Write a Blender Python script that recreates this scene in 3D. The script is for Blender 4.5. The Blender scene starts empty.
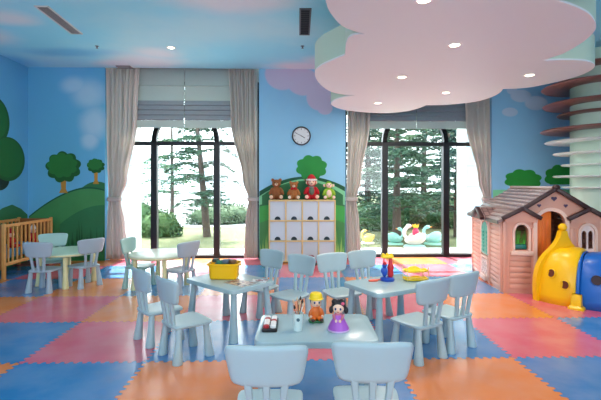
import bpy, bmesh, math, random
from math import sin, cos, pi, sqrt, atan, tan, atan2, radians
from mathutils import Vector, Matrix
random.seed(7)
SC = bpy.context.scene
COL = SC.collection
F, YAW, HY, CH = 418.0, 0.028, 184.0, 1.43
CEIL, WY, LX, RX, BY = 3.60, 7.9, -4.84, 6.7, -3.2

# ---------------------------------------------------------------- maths
def cw(l, d, z=0.0):
    return Vector((l*cos(YAW)+d*sin(YAW), d*cos(YAW)-l*sin(YAW), z))
def at_z(px, py, z):
    d = F*(CH-z)/(py-HY); return cw((px-300.5)/F*d, d, z)
def on_back(px, py, Y=WY):
    k = (px-300.5)/F; a = atan(k)+YAW; X = Y*tan(a)
    d = Y*cos(YAW)+X*sin(YAW); return Vector((X, Y, CH+(HY-py)*d/F))
def on_left(px, py, X=LX):
    k = (px-300.5)/F; a = atan(k)+YAW; Y = X/tan(a)
    d = Y*cos(YAW)+X*sin(YAW); return Vector((X, Y, CH+(HY-py)*d/F))

# ---------------------------------------------------------------- materials
MATS = {}
def lin(c):
    return tuple((x/255/12.92 if x/255 <= .04045 else ((x/255+.055)/1.055)**2.4) for x in c)+(1,)
def mat(name, rgb, rough=.5, metal=0, noise=.0, nscale=8, bump=0, bscale=60, sheen=0, coat=0, trans=0, emit=None, estr=0, spec=.5, ior=1.45):
    if name in MATS: return MATS[name]
    m = bpy.data.materials.new(name); m.use_nodes = True
    nt = m.node_tree; b = nt.nodes['Principled BSDF']
    c = lin(rgb)
    b.inputs['Base Color'].default_value = c
    b.inputs['Roughness'].default_value = rough
    b.inputs['Metallic'].default_value = metal
    b.inputs['Specular IOR Level'].default_value = spec
    b.inputs['IOR'].default_value = ior
    if sheen: b.inputs['Sheen Weight'].default_value = sheen
    if coat: b.inputs['Coat Weight'].default_value = coat
    if trans: b.inputs['Transmission Weight'].default_value = trans
    if emit: b.inputs['Emission Color'].default_value = lin(emit); b.inputs['Emission Strength'].default_value = estr
    tc = nt.nodes.new('ShaderNodeTexCoord')
    if noise:
        n = nt.nodes.new('ShaderNodeTexNoise'); n.inputs['Scale'].default_value = nscale; n.inputs['Detail'].default_value = 4
        nt.links.new(tc.outputs['Object'], n.inputs['Vector'])
        mx = nt.nodes.new('ShaderNodeMix'); mx.data_type = 'RGBA'
        mx.inputs[6].default_value = tuple(max(0, x*(1-noise)) for x in c[:3])+(1,)
        mx.inputs[7].default_value = tuple(min(1, x*(1+noise)) for x in c[:3])+(1,)
        nt.links.new(n.outputs['Fac'], mx.inputs[0]); nt.links.new(mx.outputs[2], b.inputs['Base Color'])
    if bump:
        n2 = nt.nodes.new('ShaderNodeTexNoise'); n2.inputs['Scale'].default_value = bscale
        nt.links.new(tc.outputs['Object'], n2.inputs['Vector'])
        bp = nt.nodes.new('ShaderNodeBump'); bp.inputs['Strength'].default_value = bump; bp.inputs['Distance'].default_value = .01
        nt.links.new(n2.outputs['Fac'], bp.inputs['Height']); nt.links.new(bp.outputs['Normal'], b.inputs['Normal'])
    MATS[name] = m; return m

class N:
    """small node-tree helper"""
    def __init__(s, name, rough=.6):
        s.m = bpy.data.materials.new(name); s.m.use_nodes = True; s.nt = s.m.node_tree
        s.b = s.nt.nodes['Principled BSDF']; s.b.inputs['Roughness'].default_value = rough
        s.pos = s.nt.nodes.new('ShaderNodeNewGeometry').outputs['Position']
        sx = s.nt.nodes.new('ShaderNodeSeparateXYZ'); s.nt.links.new(s.pos, sx.inputs[0])
        s.x, s.y, s.z = sx.outputs
    def _in(s, sock, v):
        if hasattr(v, 'links'): s.nt.links.new(v, sock)
        else: sock.default_value = v
    def math(s, op, a, b=None, c=None):
        n = s.nt.nodes.new('ShaderNodeMath'); n.operation = op
        s._in(n.inputs[0], a)
        if b is not None: s._in(n.inputs[1], b)
        if c is not None: s._in(n.inputs[2], c)
        return n.outputs[0]
    def noise(s, scale, detail=3, vec=None):
        n = s.nt.nodes.new('ShaderNodeTexNoise'); n.inputs['Scale'].default_value = scale; n.inputs['Detail'].default_value = detail
        s.nt.links.new(vec if vec is not None else s.pos, n.inputs['Vector']); return n.outputs['Fac']
    def mapr(s, v, a, b, c=0., d=1., smooth=True):
        n = s.nt.nodes.new('ShaderNodeMapRange'); n.interpolation_type = 'SMOOTHSTEP' if smooth else 'LINEAR'
        s._in(n.inputs['Value'], v)
        for k, q in zip(('From Min', 'From Max', 'To Min', 'To Max'), (a, b, c, d)): n.inputs[k].default_value = q
        return n.outputs[0]
    def mix(s, f, a, b):
        n = s.nt.nodes.new('ShaderNodeMix'); n.data_type = 'RGBA'
        s._in(n.inputs[0], f)
        s._in(n.inputs[6], a); s._in(n.inputs[7], b); return n.outputs[2]
    def blobs(s, u, v, L, soft=.35, wob=.25):
        nz = s.math('MULTIPLY', s.math('SUBTRACT', s.noise(1.6, 3), .5), wob*2)
        out = None
        for (cx, cy, rx, ry) in L:
            a = s.math('DIVIDE', s.math('SUBTRACT', u, cx), rx); b = s.math('DIVIDE', s.math('SUBTRACT', v, cy), ry)
            r = s.math('SQRT', s.math('ADD', s.math('MULTIPLY', a, a), s.math('MULTIPLY', b, b)))
            r = s.math('ADD', r, nz)
            f = s.mapr(r, 1-soft, 1, 1, 0)
            out = f if out is None else s.math('MAXIMUM', out, f)
        return out
    def color(s, c): s._in(s.b.inputs['Base Color'], c)
    def bump(s, h, st=.5, dist=.01):
        n = s.nt.nodes.new('ShaderNodeBump'); n.inputs['Strength'].default_value = st; n.inputs['Distance'].default_value = dist
        s._in(n.inputs['Height'], h); s.nt.links.new(n.outputs['Normal'], s.b.inputs['Normal'])

# ---------------------------------------------------------------- objects
def link(name, bm, m, parent=None, smooth=True, angle=40):
    bmesh.ops.recalc_face_normals(bm, faces=bm.faces)
    me = bpy.data.meshes.new(name); 
    if smooth:
        for f in bm.faces: f.smooth = True
        for e in bm.edges:
            if len(e.link_faces) == 2 and e.calc_face_angle(0) > radians(angle): e.smooth = False
    bm.to_mesh(me); bm.free()
    o = bpy.data.objects.new(name, me); COL.objects.link(o)
    for x in (m if isinstance(m, (list, tuple)) else [m]): me.materials.append(x)
    if parent is not None: o.parent = parent
    return o
def tag(o, label, cat, group=None, kind=None):
    o['label'] = label
    if cat: o['category'] = cat
    if group: o['group'] = group
    if kind: o['kind'] = kind
    return o
def thing(name, label, cat, loc=(0, 0, 0), rz=0, group=None):
    o = bpy.data.objects.new(name, None); COL.objects.link(o); o.empty_display_size = .1
    o.location = loc; o.rotation_euler = (0, 0, rz); return tag(o, label, cat, group)
def struct(name, bm, m, label, parent=None, **k):
    o = link(name, bm, m, parent, **k); o['kind'] = 'structure'; o['label'] = label
    return o
def dup(root, loc, rz, label):
    r = root.copy(); COL.objects.link(r); r.location = loc; r.rotation_euler = (0, 0, rz); r['label'] = label
    def rec(a, b):
        for ch in list(a.children):
            c = ch.copy(); COL.objects.link(c); c.parent = b; rec(ch, c)
    rec(root, r); return r

# ---------------------------------------------------------------- shapes
def B(): return bmesh.new()
def box(bm, x0, x1, y0, y1, z0, z1, bev=0, M=None):
    r = bmesh.ops.create_cube(bm, size=1, matrix=Matrix.Translation(((x0+x1)/2, (y0+y1)/2, (z0+z1)/2)) @ Matrix.Diagonal((x1-x0, y1-y0, z1-z0, 1)))
    vs = r['verts']
    if bev:
        es = list({e for v in vs for e in v.link_edges})
        rr = bmesh.ops.bevel(bm, geom=es, offset=bev, segments=2, profile=.5, affect='EDGES')
        vs = list({v for f in rr['faces'] for v in f.verts} | {v for v in vs if v.is_valid})
    if M is not None: bmesh.ops.transform(bm, matrix=M, verts=[v for v in vs if v.is_valid])
    return bm
def ell(bm, c, r, seg=20, rings=12, M=None):
    if not hasattr(r, '__len__'): r = (r, r, r)
    m = Matrix.Translation(c) @ (M if M is not None else Matrix()) @ Matrix.Diagonal((r[0], r[1], r[2], 1))
    bmesh.ops.create_uvsphere(bm, u_segments=seg, v_segments=rings, radius=1, matrix=m); return bm
def lathe(bm, prof, seg=24, c=(0, 0, 0), M=None, cap=True):
    rings = []
    for (r, z) in prof:
        ring = []
        for i in range(seg):
            a = 2*pi*i/seg; p = Vector((r*cos(a), r*sin(a), z))
            if M is not None: p = M @ p
            ring.append(bm.verts.new(p+Vector(c)))
        rings.append(ring)
    for a, b in zip(rings, rings[1:]):
        for i in range(seg): bm.faces.new((a[i], a[(i+1) % seg], b[(i+1) % seg], b[i]))
    if cap:
        bm.faces.new(rings[0][::-1]); bm.faces.new(rings[-1])
    return bm
def tube(bm, pts, rad, seg=8):
    pts = [Vector(p) for p in pts]
    rads = rad if hasattr(rad, '__len__') else [rad]*len(pts)
    prev = None
    up = Vector((0, 0, 1))
    for i, p in enumerate(pts):
        t = (pts[min(i+1, len(pts)-1)]-pts[max(i-1, 0)]).normalized()
        if abs(t.dot(up)) > .97: up = Vector((1, 0, 0)) if abs(t.x) < .9 else Vector((0, 1, 0))
        s = t.cross(up).normalized(); u = s.cross(t).normalized(); up = u
        ring = [bm.verts.new(p+(s*cos(2*pi*k/seg)+u*sin(2*pi*k/seg))*rads[i]) for k in range(seg)]
        if prev:
            for k in range(seg): bm.faces.new((prev[k], prev[(k+1) % seg], ring[(k+1) % seg], ring[k]))
        else: bm.faces.new(ring[::-1])
        prev = ring
    bm.faces.new(prev); return bm
def rrect(w, h, r, n=6):
    out = []
    for cx, cy, a0 in ((w/2-r, h/2-r, 0), (-w/2+r, h/2-r, pi/2), (-w/2+r, -h/2+r, pi), (w/2-r, -h/2+r, 1.5*pi)):
        for i in range(n+1):
            a = a0+pi/2*i/n; out.append((cx+r*cos(a), cy+r*sin(a)))
    return out
def offset(P, d):
    n = len(P); out = []
    for i in range(n):
        a, b, c = P[i-1], P[i], P[(i+1) % n]
        t = Vector((c[0]-a[0], c[1]-a[1]))
        if t.length < 1e-9: out.append(b); continue
        t.normalize(); out.append((b[0]-t.y*d, b[1]+t.x*d))
    return out
def prism(bm, P, rings, M=None):
    """P ccw outline; rings = list of (inset, z)"""
    R = []
    for ins, z in rings:
        Q = offset(P, ins) if ins else P
        ring = []
        for x, y in Q:
            v = Vector((x, y, z)); ring.append(bm.verts.new(M @ v if M is not None else v))
        R.append(ring)
    n = len(P)
    for a, b in zip(R, R[1:]):
        for i in range(n): bm.faces.new((a[i], a[(i+1) % n], b[(i+1) % n], b[i]))
    bm.faces.new(R[0][::-1]); bm.faces.new(R[-1]); return bm
def rounded(bm, P, z0, z1, r, M=None):
    r = min(r, (z1-z0)/2)
    return prism(bm, P, [(r, z0), (r*.3, z0+r*.3), (0, z0+r), (0, z1-r), (r*.3, z1-r*.3), (r, z1)], M)
def plate(bm, outer, holes, t, M):
    """flat panel with holes in local xz plane, thickness t towards +y"""
    tmp = B(); edges = []
    for L in [outer]+holes:
        vs = [tmp.verts.new((x, 0, z)) for x, z in L]
        for i in range(len(vs)): edges.append(tmp.edges.new((vs[i], vs[(i+1) % len(vs)])))
    bmesh.ops.triangle_fill(tmp, use_beauty=True, use_dissolve=False, edges=edges)
    r = bmesh.ops.extrude_face_region(tmp, geom=list(tmp.faces))
    bmesh.ops.translate(tmp, vec=(0, t, 0), verts=[v for v in r['geom'] if isinstance(v, bmesh.types.BMVert)])
    bmesh.ops.recalc_face_normals(tmp, faces=tmp.faces)
    bmesh.ops.transform(tmp, matrix=M, verts=tmp.verts)
    me = bpy.data.meshes.new('tmp'); tmp.to_mesh(me); tmp.free(); bm.from_mesh(me); bpy.data.meshes.remove(me); return bm
def pillow(bm, fn, th, n=14, m=10, edge=.8):
    """closed sheet: fn(s,t)->centre point and normal; thickness th fading at the rim"""
    lay = []
    for sgn in (1, -1):
        g = []
        for j in range(m+1):
            row = []
            for i in range(n+1):
                s = -1+2*i/n; t = -1+2*j/m
                s = math.copysign(abs(s)**.7, s); t = math.copysign(abs(t)**.7, t)
                p, nn = fn(s, t); q = max(abs(s), abs(t))
                row.append(bm.verts.new(Vector(p)+Vector(nn)*sgn*th/2*(1-edge*q**14)))
            g.append(row)
        lay.append(g)
        for j in range(m):
            for i in range(n):
                f = (g[j][i], g[j][i+1], g[j+1][i+1], g[j+1][i]); bm.faces.new(f if sgn > 0 else f[::-1])
    a, b = lay
    rim = [(0, i) for i in range(n)]+[(j, n) for j in range(m)]+[(m, i) for i in range(n, 0, -1)]+[(j, 0) for j in range(m, 0, -1)]
    for k in range(len(rim)):
        p, q = rim[k], rim[(k+1) % len(rim)]
        bm.faces.new((a[p[0]][p[1]], a[q[0]][q[1]], b[q[0]][q[1]], b[p[0]][p[1]]))
    return bm
def catmull(P, n=6, closed=True):
    out = []; L = len(P)
    for i in range(L if closed else L-1):
        p0, p1, p2, p3 = (P[(i-1) % L], P[i], P[(i+1) % L], P[(i+2) % L]) if closed else (P[max(i-1, 0)], P[i], P[i+1], P[min(i+2, L-1)])
        for k in range(n):
            t = k/n
            out.append(tuple(.5*((2*p1[c])+(-p0[c]+p2[c])*t+(2*p0[c]-5*p1[c]+4*p2[c]-p3[c])*t*t+(-p0[c]+3*p1[c]-3*p2[c]+p3[c])*t**3) for c in range(len(p1))))
    if not closed: out.append(tuple(P[-1]))
    return out

# ================================================================ SETTING
def foam_floor():
    s = N('foam_mats', .27)
    x0, y0 = -2.152, 3.396
    u = s.math('SUBTRACT', s.x, x0-30); v = s.math('SUBTRACT', s.y, y0-30)
    def tri(w):   # rounded teeth along a joint
        k = s.math('SINE', s.math('MULTIPLY', w, 2*pi*14)); return s.math('MULTIPLY', s.mapr(k, -.7, .7, -1, 1), .016)
    uu = s.math('ADD', u, tri(v)); vv = s.math('ADD', v, tri(u))
    c = s.math('FLOOR', uu); r = s.math('FLOOR', vv)
    par = s.math('MODULO', c, 2.0)     # 0 even
    k3 = s.math('MODULO', r, 3.0)      # row index shifted by 30 => multiple of 3
    blue, orange, pink = lin((40, 122, 184)), lin((228, 128, 56)), lin((216, 92, 114))
    # rows: r=-1 -> (blue,orange); 0 -> (pink,blue); 1 -> (orange,pink)
    rowA = s.mix(par, pink, blue); rowB = s.mix(par, orange, pink); rowC = s.mix(par, blue, orange)
    is1 = s.math('COMPARE', k3, 1.0, .1); is2 = s.math('COMPARE', k3, 2.0, .1)
    col = s.mix(is1, rowA, rowB); col = s.mix(is2, col, rowC)
    fu = s.math('FRACT', uu); fv = s.math('FRACT', vv)
    def edge(f): return s.math('MINIMUM', f, s.math('SUBTRACT', 1.0, f))
    e = s.math('MINIMUM', edge(fu), edge(fv)); g = s.mapr(e, .001, .006, 0, 1)
    n = s.noise(3, 4); col = s.mix(s.mapr(n, .3, .7, 0, .10), col, (.75, .75, .75, 1))
    dark = s.mix(.45, col, (.03, .03, .05, 1))
    s.color(s.mix(g, dark, col))
    s.bump(s.math('ADD', g, s.math('MULTIPLY', s.noise(220, 2), .25)), .35, .003)
    s.b.inputs['Specular IOR Level'].default_value = 1.0; s.b.inputs['Coat Weight'].default_value = .5; s.b.inputs['Coat Roughness'].default_value = .22
    return s.m
struct('floor', box(B(), LX-.1, RX+.1, BY-.1, WY+.32, -.08, 0), foam_floor(), 'floor of big interlocking blue, pink and orange foam squares', smooth=False)

def cloud_paint(name, base, cloud, axes, L, base2=None, rough=.75, soft=.35, wob=.22, extra=None):
    s = N(name, rough)
    u = s.x if axes[0] == 'x' else s.y
    v = {'x': s.x, 'y': s.y, 'z': s.z}[axes[1]]
    b = lin(base)
    if base2: b = s.mix(s.mapr(s.noise(.55, 4), .35, .68), lin(base), lin(base2))
    f = s.blobs(u, v, L, soft, wob) if L else 0.
    c = s.mix(s.math('MULTIPLY', f, .85) if L else 0., b, lin(cloud))
    if extra:
        for (cc, LL) in extra: c = s.mix(s.math('MULTIPLY', s.blobs(u, v, LL, .8, .3), .8), c, lin(cc))
    s.color(c); return s.m
def bb(px, py, rx, ry, Y=WY):
    p = on_back(px, py); return (p.x, p.z, rx*8.0/F, ry*8.0/F)
wallL = cloud_paint('painted_sky_left', (88, 172, 210), (166, 208, 228), 'yz', [(5.0, 3.1, 1.0, .4), (2.5, 2.6, 1.0, .5)], (98, 176, 220))
wallBL = cloud_paint('painted_sky_back_left', (98, 178, 214), (178, 210, 226), 'xz', [bb(88, 95, 24, 20), bb(94, 122, 19, 24), bb(74, 86, 18, 12), bb(90, 140, 12, 12)], (106, 180, 222), soft=.8)
wallBC = cloud_paint('painted_sky_back_centre', (138, 200, 232), (208, 194, 216), 'xz', [bb(282, 74, 18, 17), bb(303, 82, 17, 14), bb(319, 97, 13, 14), bb(325, 108, 8, 7)], (150, 206, 234), soft=.12, wob=.05)
wallBR = cloud_paint('painted_sky_back_right', (140, 196, 226), (188, 204, 222), 'xz', [bb(521, 96, 12, 7), bb(536, 103, 13, 8), bb(510, 112, 9, 5), bb(512, 90, 6, 5)], (130, 184, 218), soft=.2, wob=.08)
ceilM = cloud_paint('painted_sky_ceiling', (140, 224, 246), (222, 232, 240), 'xy',
    [(-4.6, 6.1, .9, .75), (-3.7, 5.6, .6, .4), (-2.55, 7.5, .95, .75), (-2.2, 7.0, .55, .5), (-3.1, 7.6, .6, .4), (.2, 7.7, .85, .4), (.7, 7.4, .6, .5), (-.6, 5.0, 1.2, .5), (-2.3, 4.6, 1.5, .45)],
    (172, 230, 244), soft=.8, wob=.3, extra=[((226, 236, 230), [(-1, 4.1, 3.2, .9), (-4, 4.2, 1.6, 1.0)]), ((100, 190, 232), [(-3.6, 7.0, 1.0, .35), (-4.9, 7.5, .5, .6)])])
white = mat('white_paint', (235, 235, 230), .6)
struct('ceiling', box(B(), LX-.1, RX+.1, BY-.1, WY, CEIL, CEIL+.3), ceilM, 'ceiling painted as a pale blue sky with pink clouds', smooth=False)
struct('wall_left', box(B(), LX-.15, LX, BY-.1, WY+.3, 0, CEIL), wallL, 'left wall painted as blue sky', smooth=False)
# back wall piers
X1 = on_back(105, 200).x; X2 = on_back(259, 200).x; X3 = on_back(345.5, 200).x; X4 = on_back(492, 200).x
pierL = struct('wall_back_left', box(B(), LX, X1, WY, WY+.3, 0, CEIL), wallBL, 'back wall left of the windows painted as sky', smooth=False)
pierC = struct('wall_back_center', box(B(), X2, X3, WY, WY+.3, 0, CEIL), wallBC, 'back wall between the two windows painted as sky', smooth=False)
pierR = struct('wall_back_right', box(B(), X4, RX, WY, WY+.3, 0, CEIL), wallBR, 'back wall right of the windows painted as sky', smooth=False)
# pelmet pocket over the windows
struct('trim_1', box(B(), LX-.1, RX+.1, WY, WY+.62, CEIL+.3, CEIL+.36), white, 'curtain pocket lid', smooth=False)
for i, (a, b) in enumerate(((X1, X2), (X3, X4))):
    struct('trim_%d' % (i+2), box(B(), a-.05, b+.05, WY+.30, WY+.45, 3.35, CEIL+.3), white, 'wall strip above a window', smooth=False)
# right wall; unseen rear wall (behind the viewer) with openings added for ambient fill
struct('wall_right', box(B(), RX, RX+.15, BY-.1, WY+.3, 0, CEIL), wallBR, 'right wall painted as sky', smooth=False)
bm = B(); plate(bm, [(LX, 0), (RX, 0), (RX, CEIL), (LX, CEIL)], [[(-3.6, 1.1), (-.8, 1.1), (-.8, 3.2), (-3.6, 3.2)], [(1.5, 1.1), (4.7, 1.1), (4.7, 3.2), (1.5, 3.2)]], .15, Matrix.Translation((0, BY-.15, 0)))
struct('wall_front', bm, mat('plain_wall', (205, 220, 228), .7), 'rear wall of the room with wide windows', smooth=False)

# ---- murals painted on the wall: thin flat shapes, parts of their wall
def mural(name, pts, m, parent, lift, fn=on_back):
    P = [fn(x, y) for x, y in pts]
    n = len(P); bm = B()
    dirv = Vector((0, -1, 0)) if fn is on_back else Vector((1, 0, 0))
    a = [bm.verts.new(p+dirv*lift) for p in P]; b = [bm.verts.new(p+dirv*.0) for p in P]
    bm.faces.new(a)
    for i in range(n): bm.faces.new((a[i], a[(i+1) % n], b[(i+1) % n], b[i]))
    return link(name, bm, m, parent, smooth=False)
def blobtree(cx, cy, rx, ry, n=9, amp=.1, flat=False):
    out = []
    for i in range(72):
        a = 2*pi*i/72; k = 1-amp+amp*1.6*abs(sin(a*n/2+.4))
        y = cy-ry*sin(a)*k
        if flat: y = min(y, cy+ry*.62)
        out.append((cx+rx*cos(a)*k, y))
    return out
G = lambda nm, c, ns=.25, sc=2.5: mat(nm, c, .7, noise=ns, nscale=sc)
gDark, gHillD, gHillM, gMint, gBright, gTree, gOut = G('leaf_dark', (22, 92, 40)), G('hill_dark', (44, 116, 72)), G('hill_mid', (66, 140, 80)), G('hill_mint', (120, 200, 150), .3), G('hill_bright', (60, 165, 80), .3), G('leaf_green', (34, 140, 62)), G('outline_green', (18, 88, 60))
trunkP = G('painted_trunk', (186, 138, 52))
# back-left mural
def arc(x0, x1, f, n=24): return [(x0+(x1-x0)*i/n, f((x0+(x1-x0)*i/n))) for i in range(n+1)]
mural('painted_hill', arc(78, 104.8, lambda x: 181.5+((x-97)/19.)**2*10)+[(104.8, 258), (78, 258)], gHillD, pierL, .002)
hb = arc(29, 104.8, lambda x: 187+30*(abs(88-x)/60.)**1.7 if x < 88 else 187+(x-88)**2/110.)
mural('painted_hill', hb+[(104.8, 262), (29, 262)], gOut, pierL, .003)
mural('painted_hill', [(x, y+1.6) for x, y in hb]+[(104.8, 262), (29, 262)], gHillM, pierL, .004)
mural('painted_hill', arc(60, 104.8, lambda x: 205+((x-104)/20.)**2*4)+[(104.8, 262), (60, 262)], gHillD, pierL, .005)
for (cx, cy, rx, ry, tw, ty) in ((63.5, 167, 17, 15, 3.0, 193), (96, 166, 8.5, 7, 2.0, 184)):
    mural('painted_trunk', [(cx-tw, cy+ry*.5), (cx+tw, cy+ry*.5), (cx+tw*.8, ty-4), (cx+tw*1.5, ty), (cx-tw*1.5, ty), (cx-tw*.7, ty-4)], trunkP, pierL, .006)
    mural('painted_treetop', blobtree(cx, cy, rx, ry), gDark, pierL, .007)
    mural('painted_treetop', blobtree(cx-1, cy-1.6, rx*.86, ry*.8), G('leaf_mid', (38, 120, 52)), pierL, .008)
def grass(x0, x1, yb, h, n, m, parent, lift):
    P = []
    for i in range(n):
        x = x0+(x1-x0)*(i+.5)/n; w = (x1-x0)/n; hh = h*(.55+.6*random.random()); sx = random.uniform(-1.4, 1.4)
        P += [(x-w*.5, yb-h*.25), (x+sx, yb-hh)]
    P += [(x1, yb-h*.25), (x1, yb), (x0, yb)]
    mural('painted_grass', P, m, parent, lift)
grass(58, 104.6, 261, 36, 22, G('grass_dark', (20, 84, 44)), pierL, .009)
grass(56, 104.6, 262, 26, 20, G('grass_mid', (34, 112, 56)), pierL, .010)
# left wall mural
wl = bpy.data.objects['wall_left']
def disc_left(y, z, ry, rz, lift, m, amp=.0, n=7):
    bm = B(); vs = []
    for i in range(60):
        a = 2*pi*i/60; k = 1-amp+amp*1.5*abs(sin(a*n/2)); vs.append((y+ry*cos(a)*k, z+rz*sin(a)*k))
    a_ = [bm.verts.new((LX+lift, p[0], p[1])) for p in vs]; b_ = [bm.verts.new((LX, p[0], p[1])) for p in vs]
    bm.faces.new(a_)
    for i in range(60): bm.faces.new((a_[i], a_[(i+1) % 60], b_[(i+1) % 60], b_[i]))
    return link('painted_treetop', bm, m, wl, smooth=False)
bm = B(); vs = [(6.6, 0.), (7.88, 0.), (7.88, .86), (7.7, .98), (7.45, 1.07), (7.2, 1.02), (6.9, .88), (6.5, .7), (6.0, .6), (5, .55), (5, 0)]
a_ = [bm.verts.new((LX+.003, y, z)) for y, z in vs]; b_ = [bm.verts.new((LX, y, z)) for y, z in vs]; bm.faces.new(a_)
for i in range(len(vs)): bm.faces.new((a_[i], a_[(i+1) % len(vs)], b_[(i+1) % len(vs)], b_[i]))
link('painted_hill', bm, gHillD, wl, smooth=False)
disc_left(7.12, 1.5, .26, .18, .002, mat('leaf_shadow_paint', (14, 44, 34), .7))  # dark trunk piece of the mural tree
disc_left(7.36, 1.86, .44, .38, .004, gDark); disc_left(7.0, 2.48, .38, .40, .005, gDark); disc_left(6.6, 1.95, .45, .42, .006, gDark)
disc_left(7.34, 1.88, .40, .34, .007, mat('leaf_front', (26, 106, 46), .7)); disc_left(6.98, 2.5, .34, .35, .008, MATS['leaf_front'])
# centre mural
hc = arc(259.3, 345, lambda x: 176.5+((x-306)/46.)**2*14.5)
mural('painted_hill', hc+[(345, 262), (259.3, 262)], gOut, pierC, .002)
mural('painted_hill', [(x, y+2.2+abs(x-306)*.06) for x, y in hc]+[(345, 262), (259.3, 262)], gMint, pierC, .003)
mural('painted_hill', arc(262, 343, lambda x: 181+((x-303)/40.)**2*14)+[(343, 262), (262, 262)], gHillD, pierC, .0035)
for sgn, xe in ((1, 259.3), (-1, 345.)):
    q = lambda x: abs(x-xe)
    mural('painted_hill', arc(xe, xe+sgn*40, lambda x: 205-3*sin(q(x)/9)+q(x)*.08)+[(xe+sgn*40, 262), (xe, 262)], gHillD, pierC, .004)
    mural('painted_hill', arc(xe, xe+sgn*40, lambda x: 206.6-3*sin(q(x)/9)+q(x)*.1)+[(xe+sgn*40, 262), (xe, 262)], gBright, pierC, .005)
    mural('painted_hill', arc(xe, xe+sgn*40, lambda x: 223-q(x)*.35)+[(xe+sgn*40, 262), (xe, 262)], gHillM, pierC, .006)
    xa, xb = (xe+1, xe+9) if sgn > 0 else (xe-10, xe-1)
    grass(xa, xb, 262, 30, 6, mat('grass_light', (150, 205, 110), .7), pierC, .007)
mural('painted_trunk', [(303, 172), (315, 172), (313, 181), (305, 181)], mat('red_brown_paint', (120, 60, 40), .7), pierC, .007)
mural('painted_treetop', blobtree(311.5, 167.5, 15, 12, 8), gTree, pierC, .009)
# right mural
mural('painted_treetop', blobtree(523, 180, 18, 10.5, 8, flat=True), mat('leaf_bright', (30, 140, 48), .7, noise=.1), pierR, .006)
mural('painted_treetop', blobtree(561, 177, 16, 12, 8, flat=True), MATS['leaf_bright'], pierR, .006)
mural('painted_hill', arc(493, 600, lambda x: 189+abs(x-540)*.02)+[(600, 262), (493, 262)], gMint, pierR, .004)

# ---- windows
black = mat('black_frame', (16, 20, 24), .4)
glassM = bpy.data.materials.new('clear_glass'); glassM.use_nodes = True
nt = glassM.node_tree; nt.nodes.clear()
o_ = nt.nodes.new('ShaderNodeOutputMaterial'); tr = nt.nodes.new('ShaderNodeBsdfTransparent'); gl = nt.nodes.new('ShaderNodeBsdfGlossy'); gl.inputs['Roughness'].default_value = .02
mx = nt.nodes.new('ShaderNodeMixShader'); lw_ = nt.nodes.new('ShaderNodeLayerWeight'); lw_.inputs[0].default_value = .5
pw = nt.nodes.new('ShaderNodeMath'); pw.operation = 'POWER'; pw.inputs[1].default_value = 4; nt.links.new(lw_.outputs['Facing'], pw.inputs[0])
fr = nt.nodes.new('ShaderNodeMath'); fr.operation = 'MULTIPLY_ADD'; fr.inputs[1].default_value = .5; fr.inputs[2].default_value = .025; nt.links.new(pw.outputs[0], fr.inputs[0])
tr.inputs[0].default_value = (.96, .985, .98, 1)
nt.links.new(fr.outputs[0], mx.inputs[0]); nt.links.new(tr.outputs[0], mx.inputs[1]); nt.links.new(gl.outputs[0], mx.inputs[2]); nt.links.new(mx.outputs[0], o_.inputs[0])
FY = 8.15
def window(i, a, b, m1, m2, rad):
    bm = B(); zt = on_back(300, 144, FY).z; top = 3.4
    box(bm, a-.02, b+.02, FY-.04, FY+.06, 0, .05)
    box(bm, a-.02, b+.02, FY-.04, FY+.06, top-.06, top)
    box(bm, a-.02, b+.02, FY-.035, FY+.055, zt-.035, zt+.04)
    for x in (a-.02, b-.05): box(bm, x, x+.07, FY-.04, FY+.06, 0, top)
    for x in (m1, m2): box(bm, x-.058, x+.058, FY-.05, FY+.07, 0, zt+.02)
    # arch above the transom between the mullions
    cx = (m1+m2)/2; hw = (m2-m1)/2
    P = [(m1, zt)]
    for k in range(15):
        t = pi-(pi/2)*k/14; P.append((cx+hw*cos(t), zt+.05+rad*sin(t)))
    L = P+[(2*cx-x, z) for x, z in P[::-1][1:]]
    L = [(x, z) for x, z in L]
    for (x0, z0), (x1, z1) in zip(L, L[1:]):
        v = Vector((x1-x0, 0, z1-z0)); ln = v.length
        if ln < 1e-6: continue
        M = Matrix.Translation((x0, FY, z0)) @ Matrix.Rotation(-atan2(v.z, v.x), 4, 'Y')
        box(bm, -.02, ln+.02, -.045, .065, -.045, .045, M=M)
    f = link('window_%d' % i, bm, black, smooth=False); f['kind'] = 'structure'; f['label'] = 'tall window with black frame, transom and arched top light'
    g = link('window_pane', box(B(), a, b, FY+.005, FY+.013, .07, top-.05), glassM, f, smooth=False)
    box_ = box(B(), a-.1, b+.1, FY+.10, FY+.75, -.08, .06)
    s = struct('trim_%d' % (i+5), box_, mat('stone_sill', (226, 226, 220), .5), 'pale stone ledge outside the window', smooth=False)
window(1, X1, X2, on_back(154.5, 200, FY).x, on_back(217, 200, FY).x, .62)
window(2, X3, X4, on_back(384.5, 200, FY).x, on_back(445.5, 200, FY).x, .62)

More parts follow.
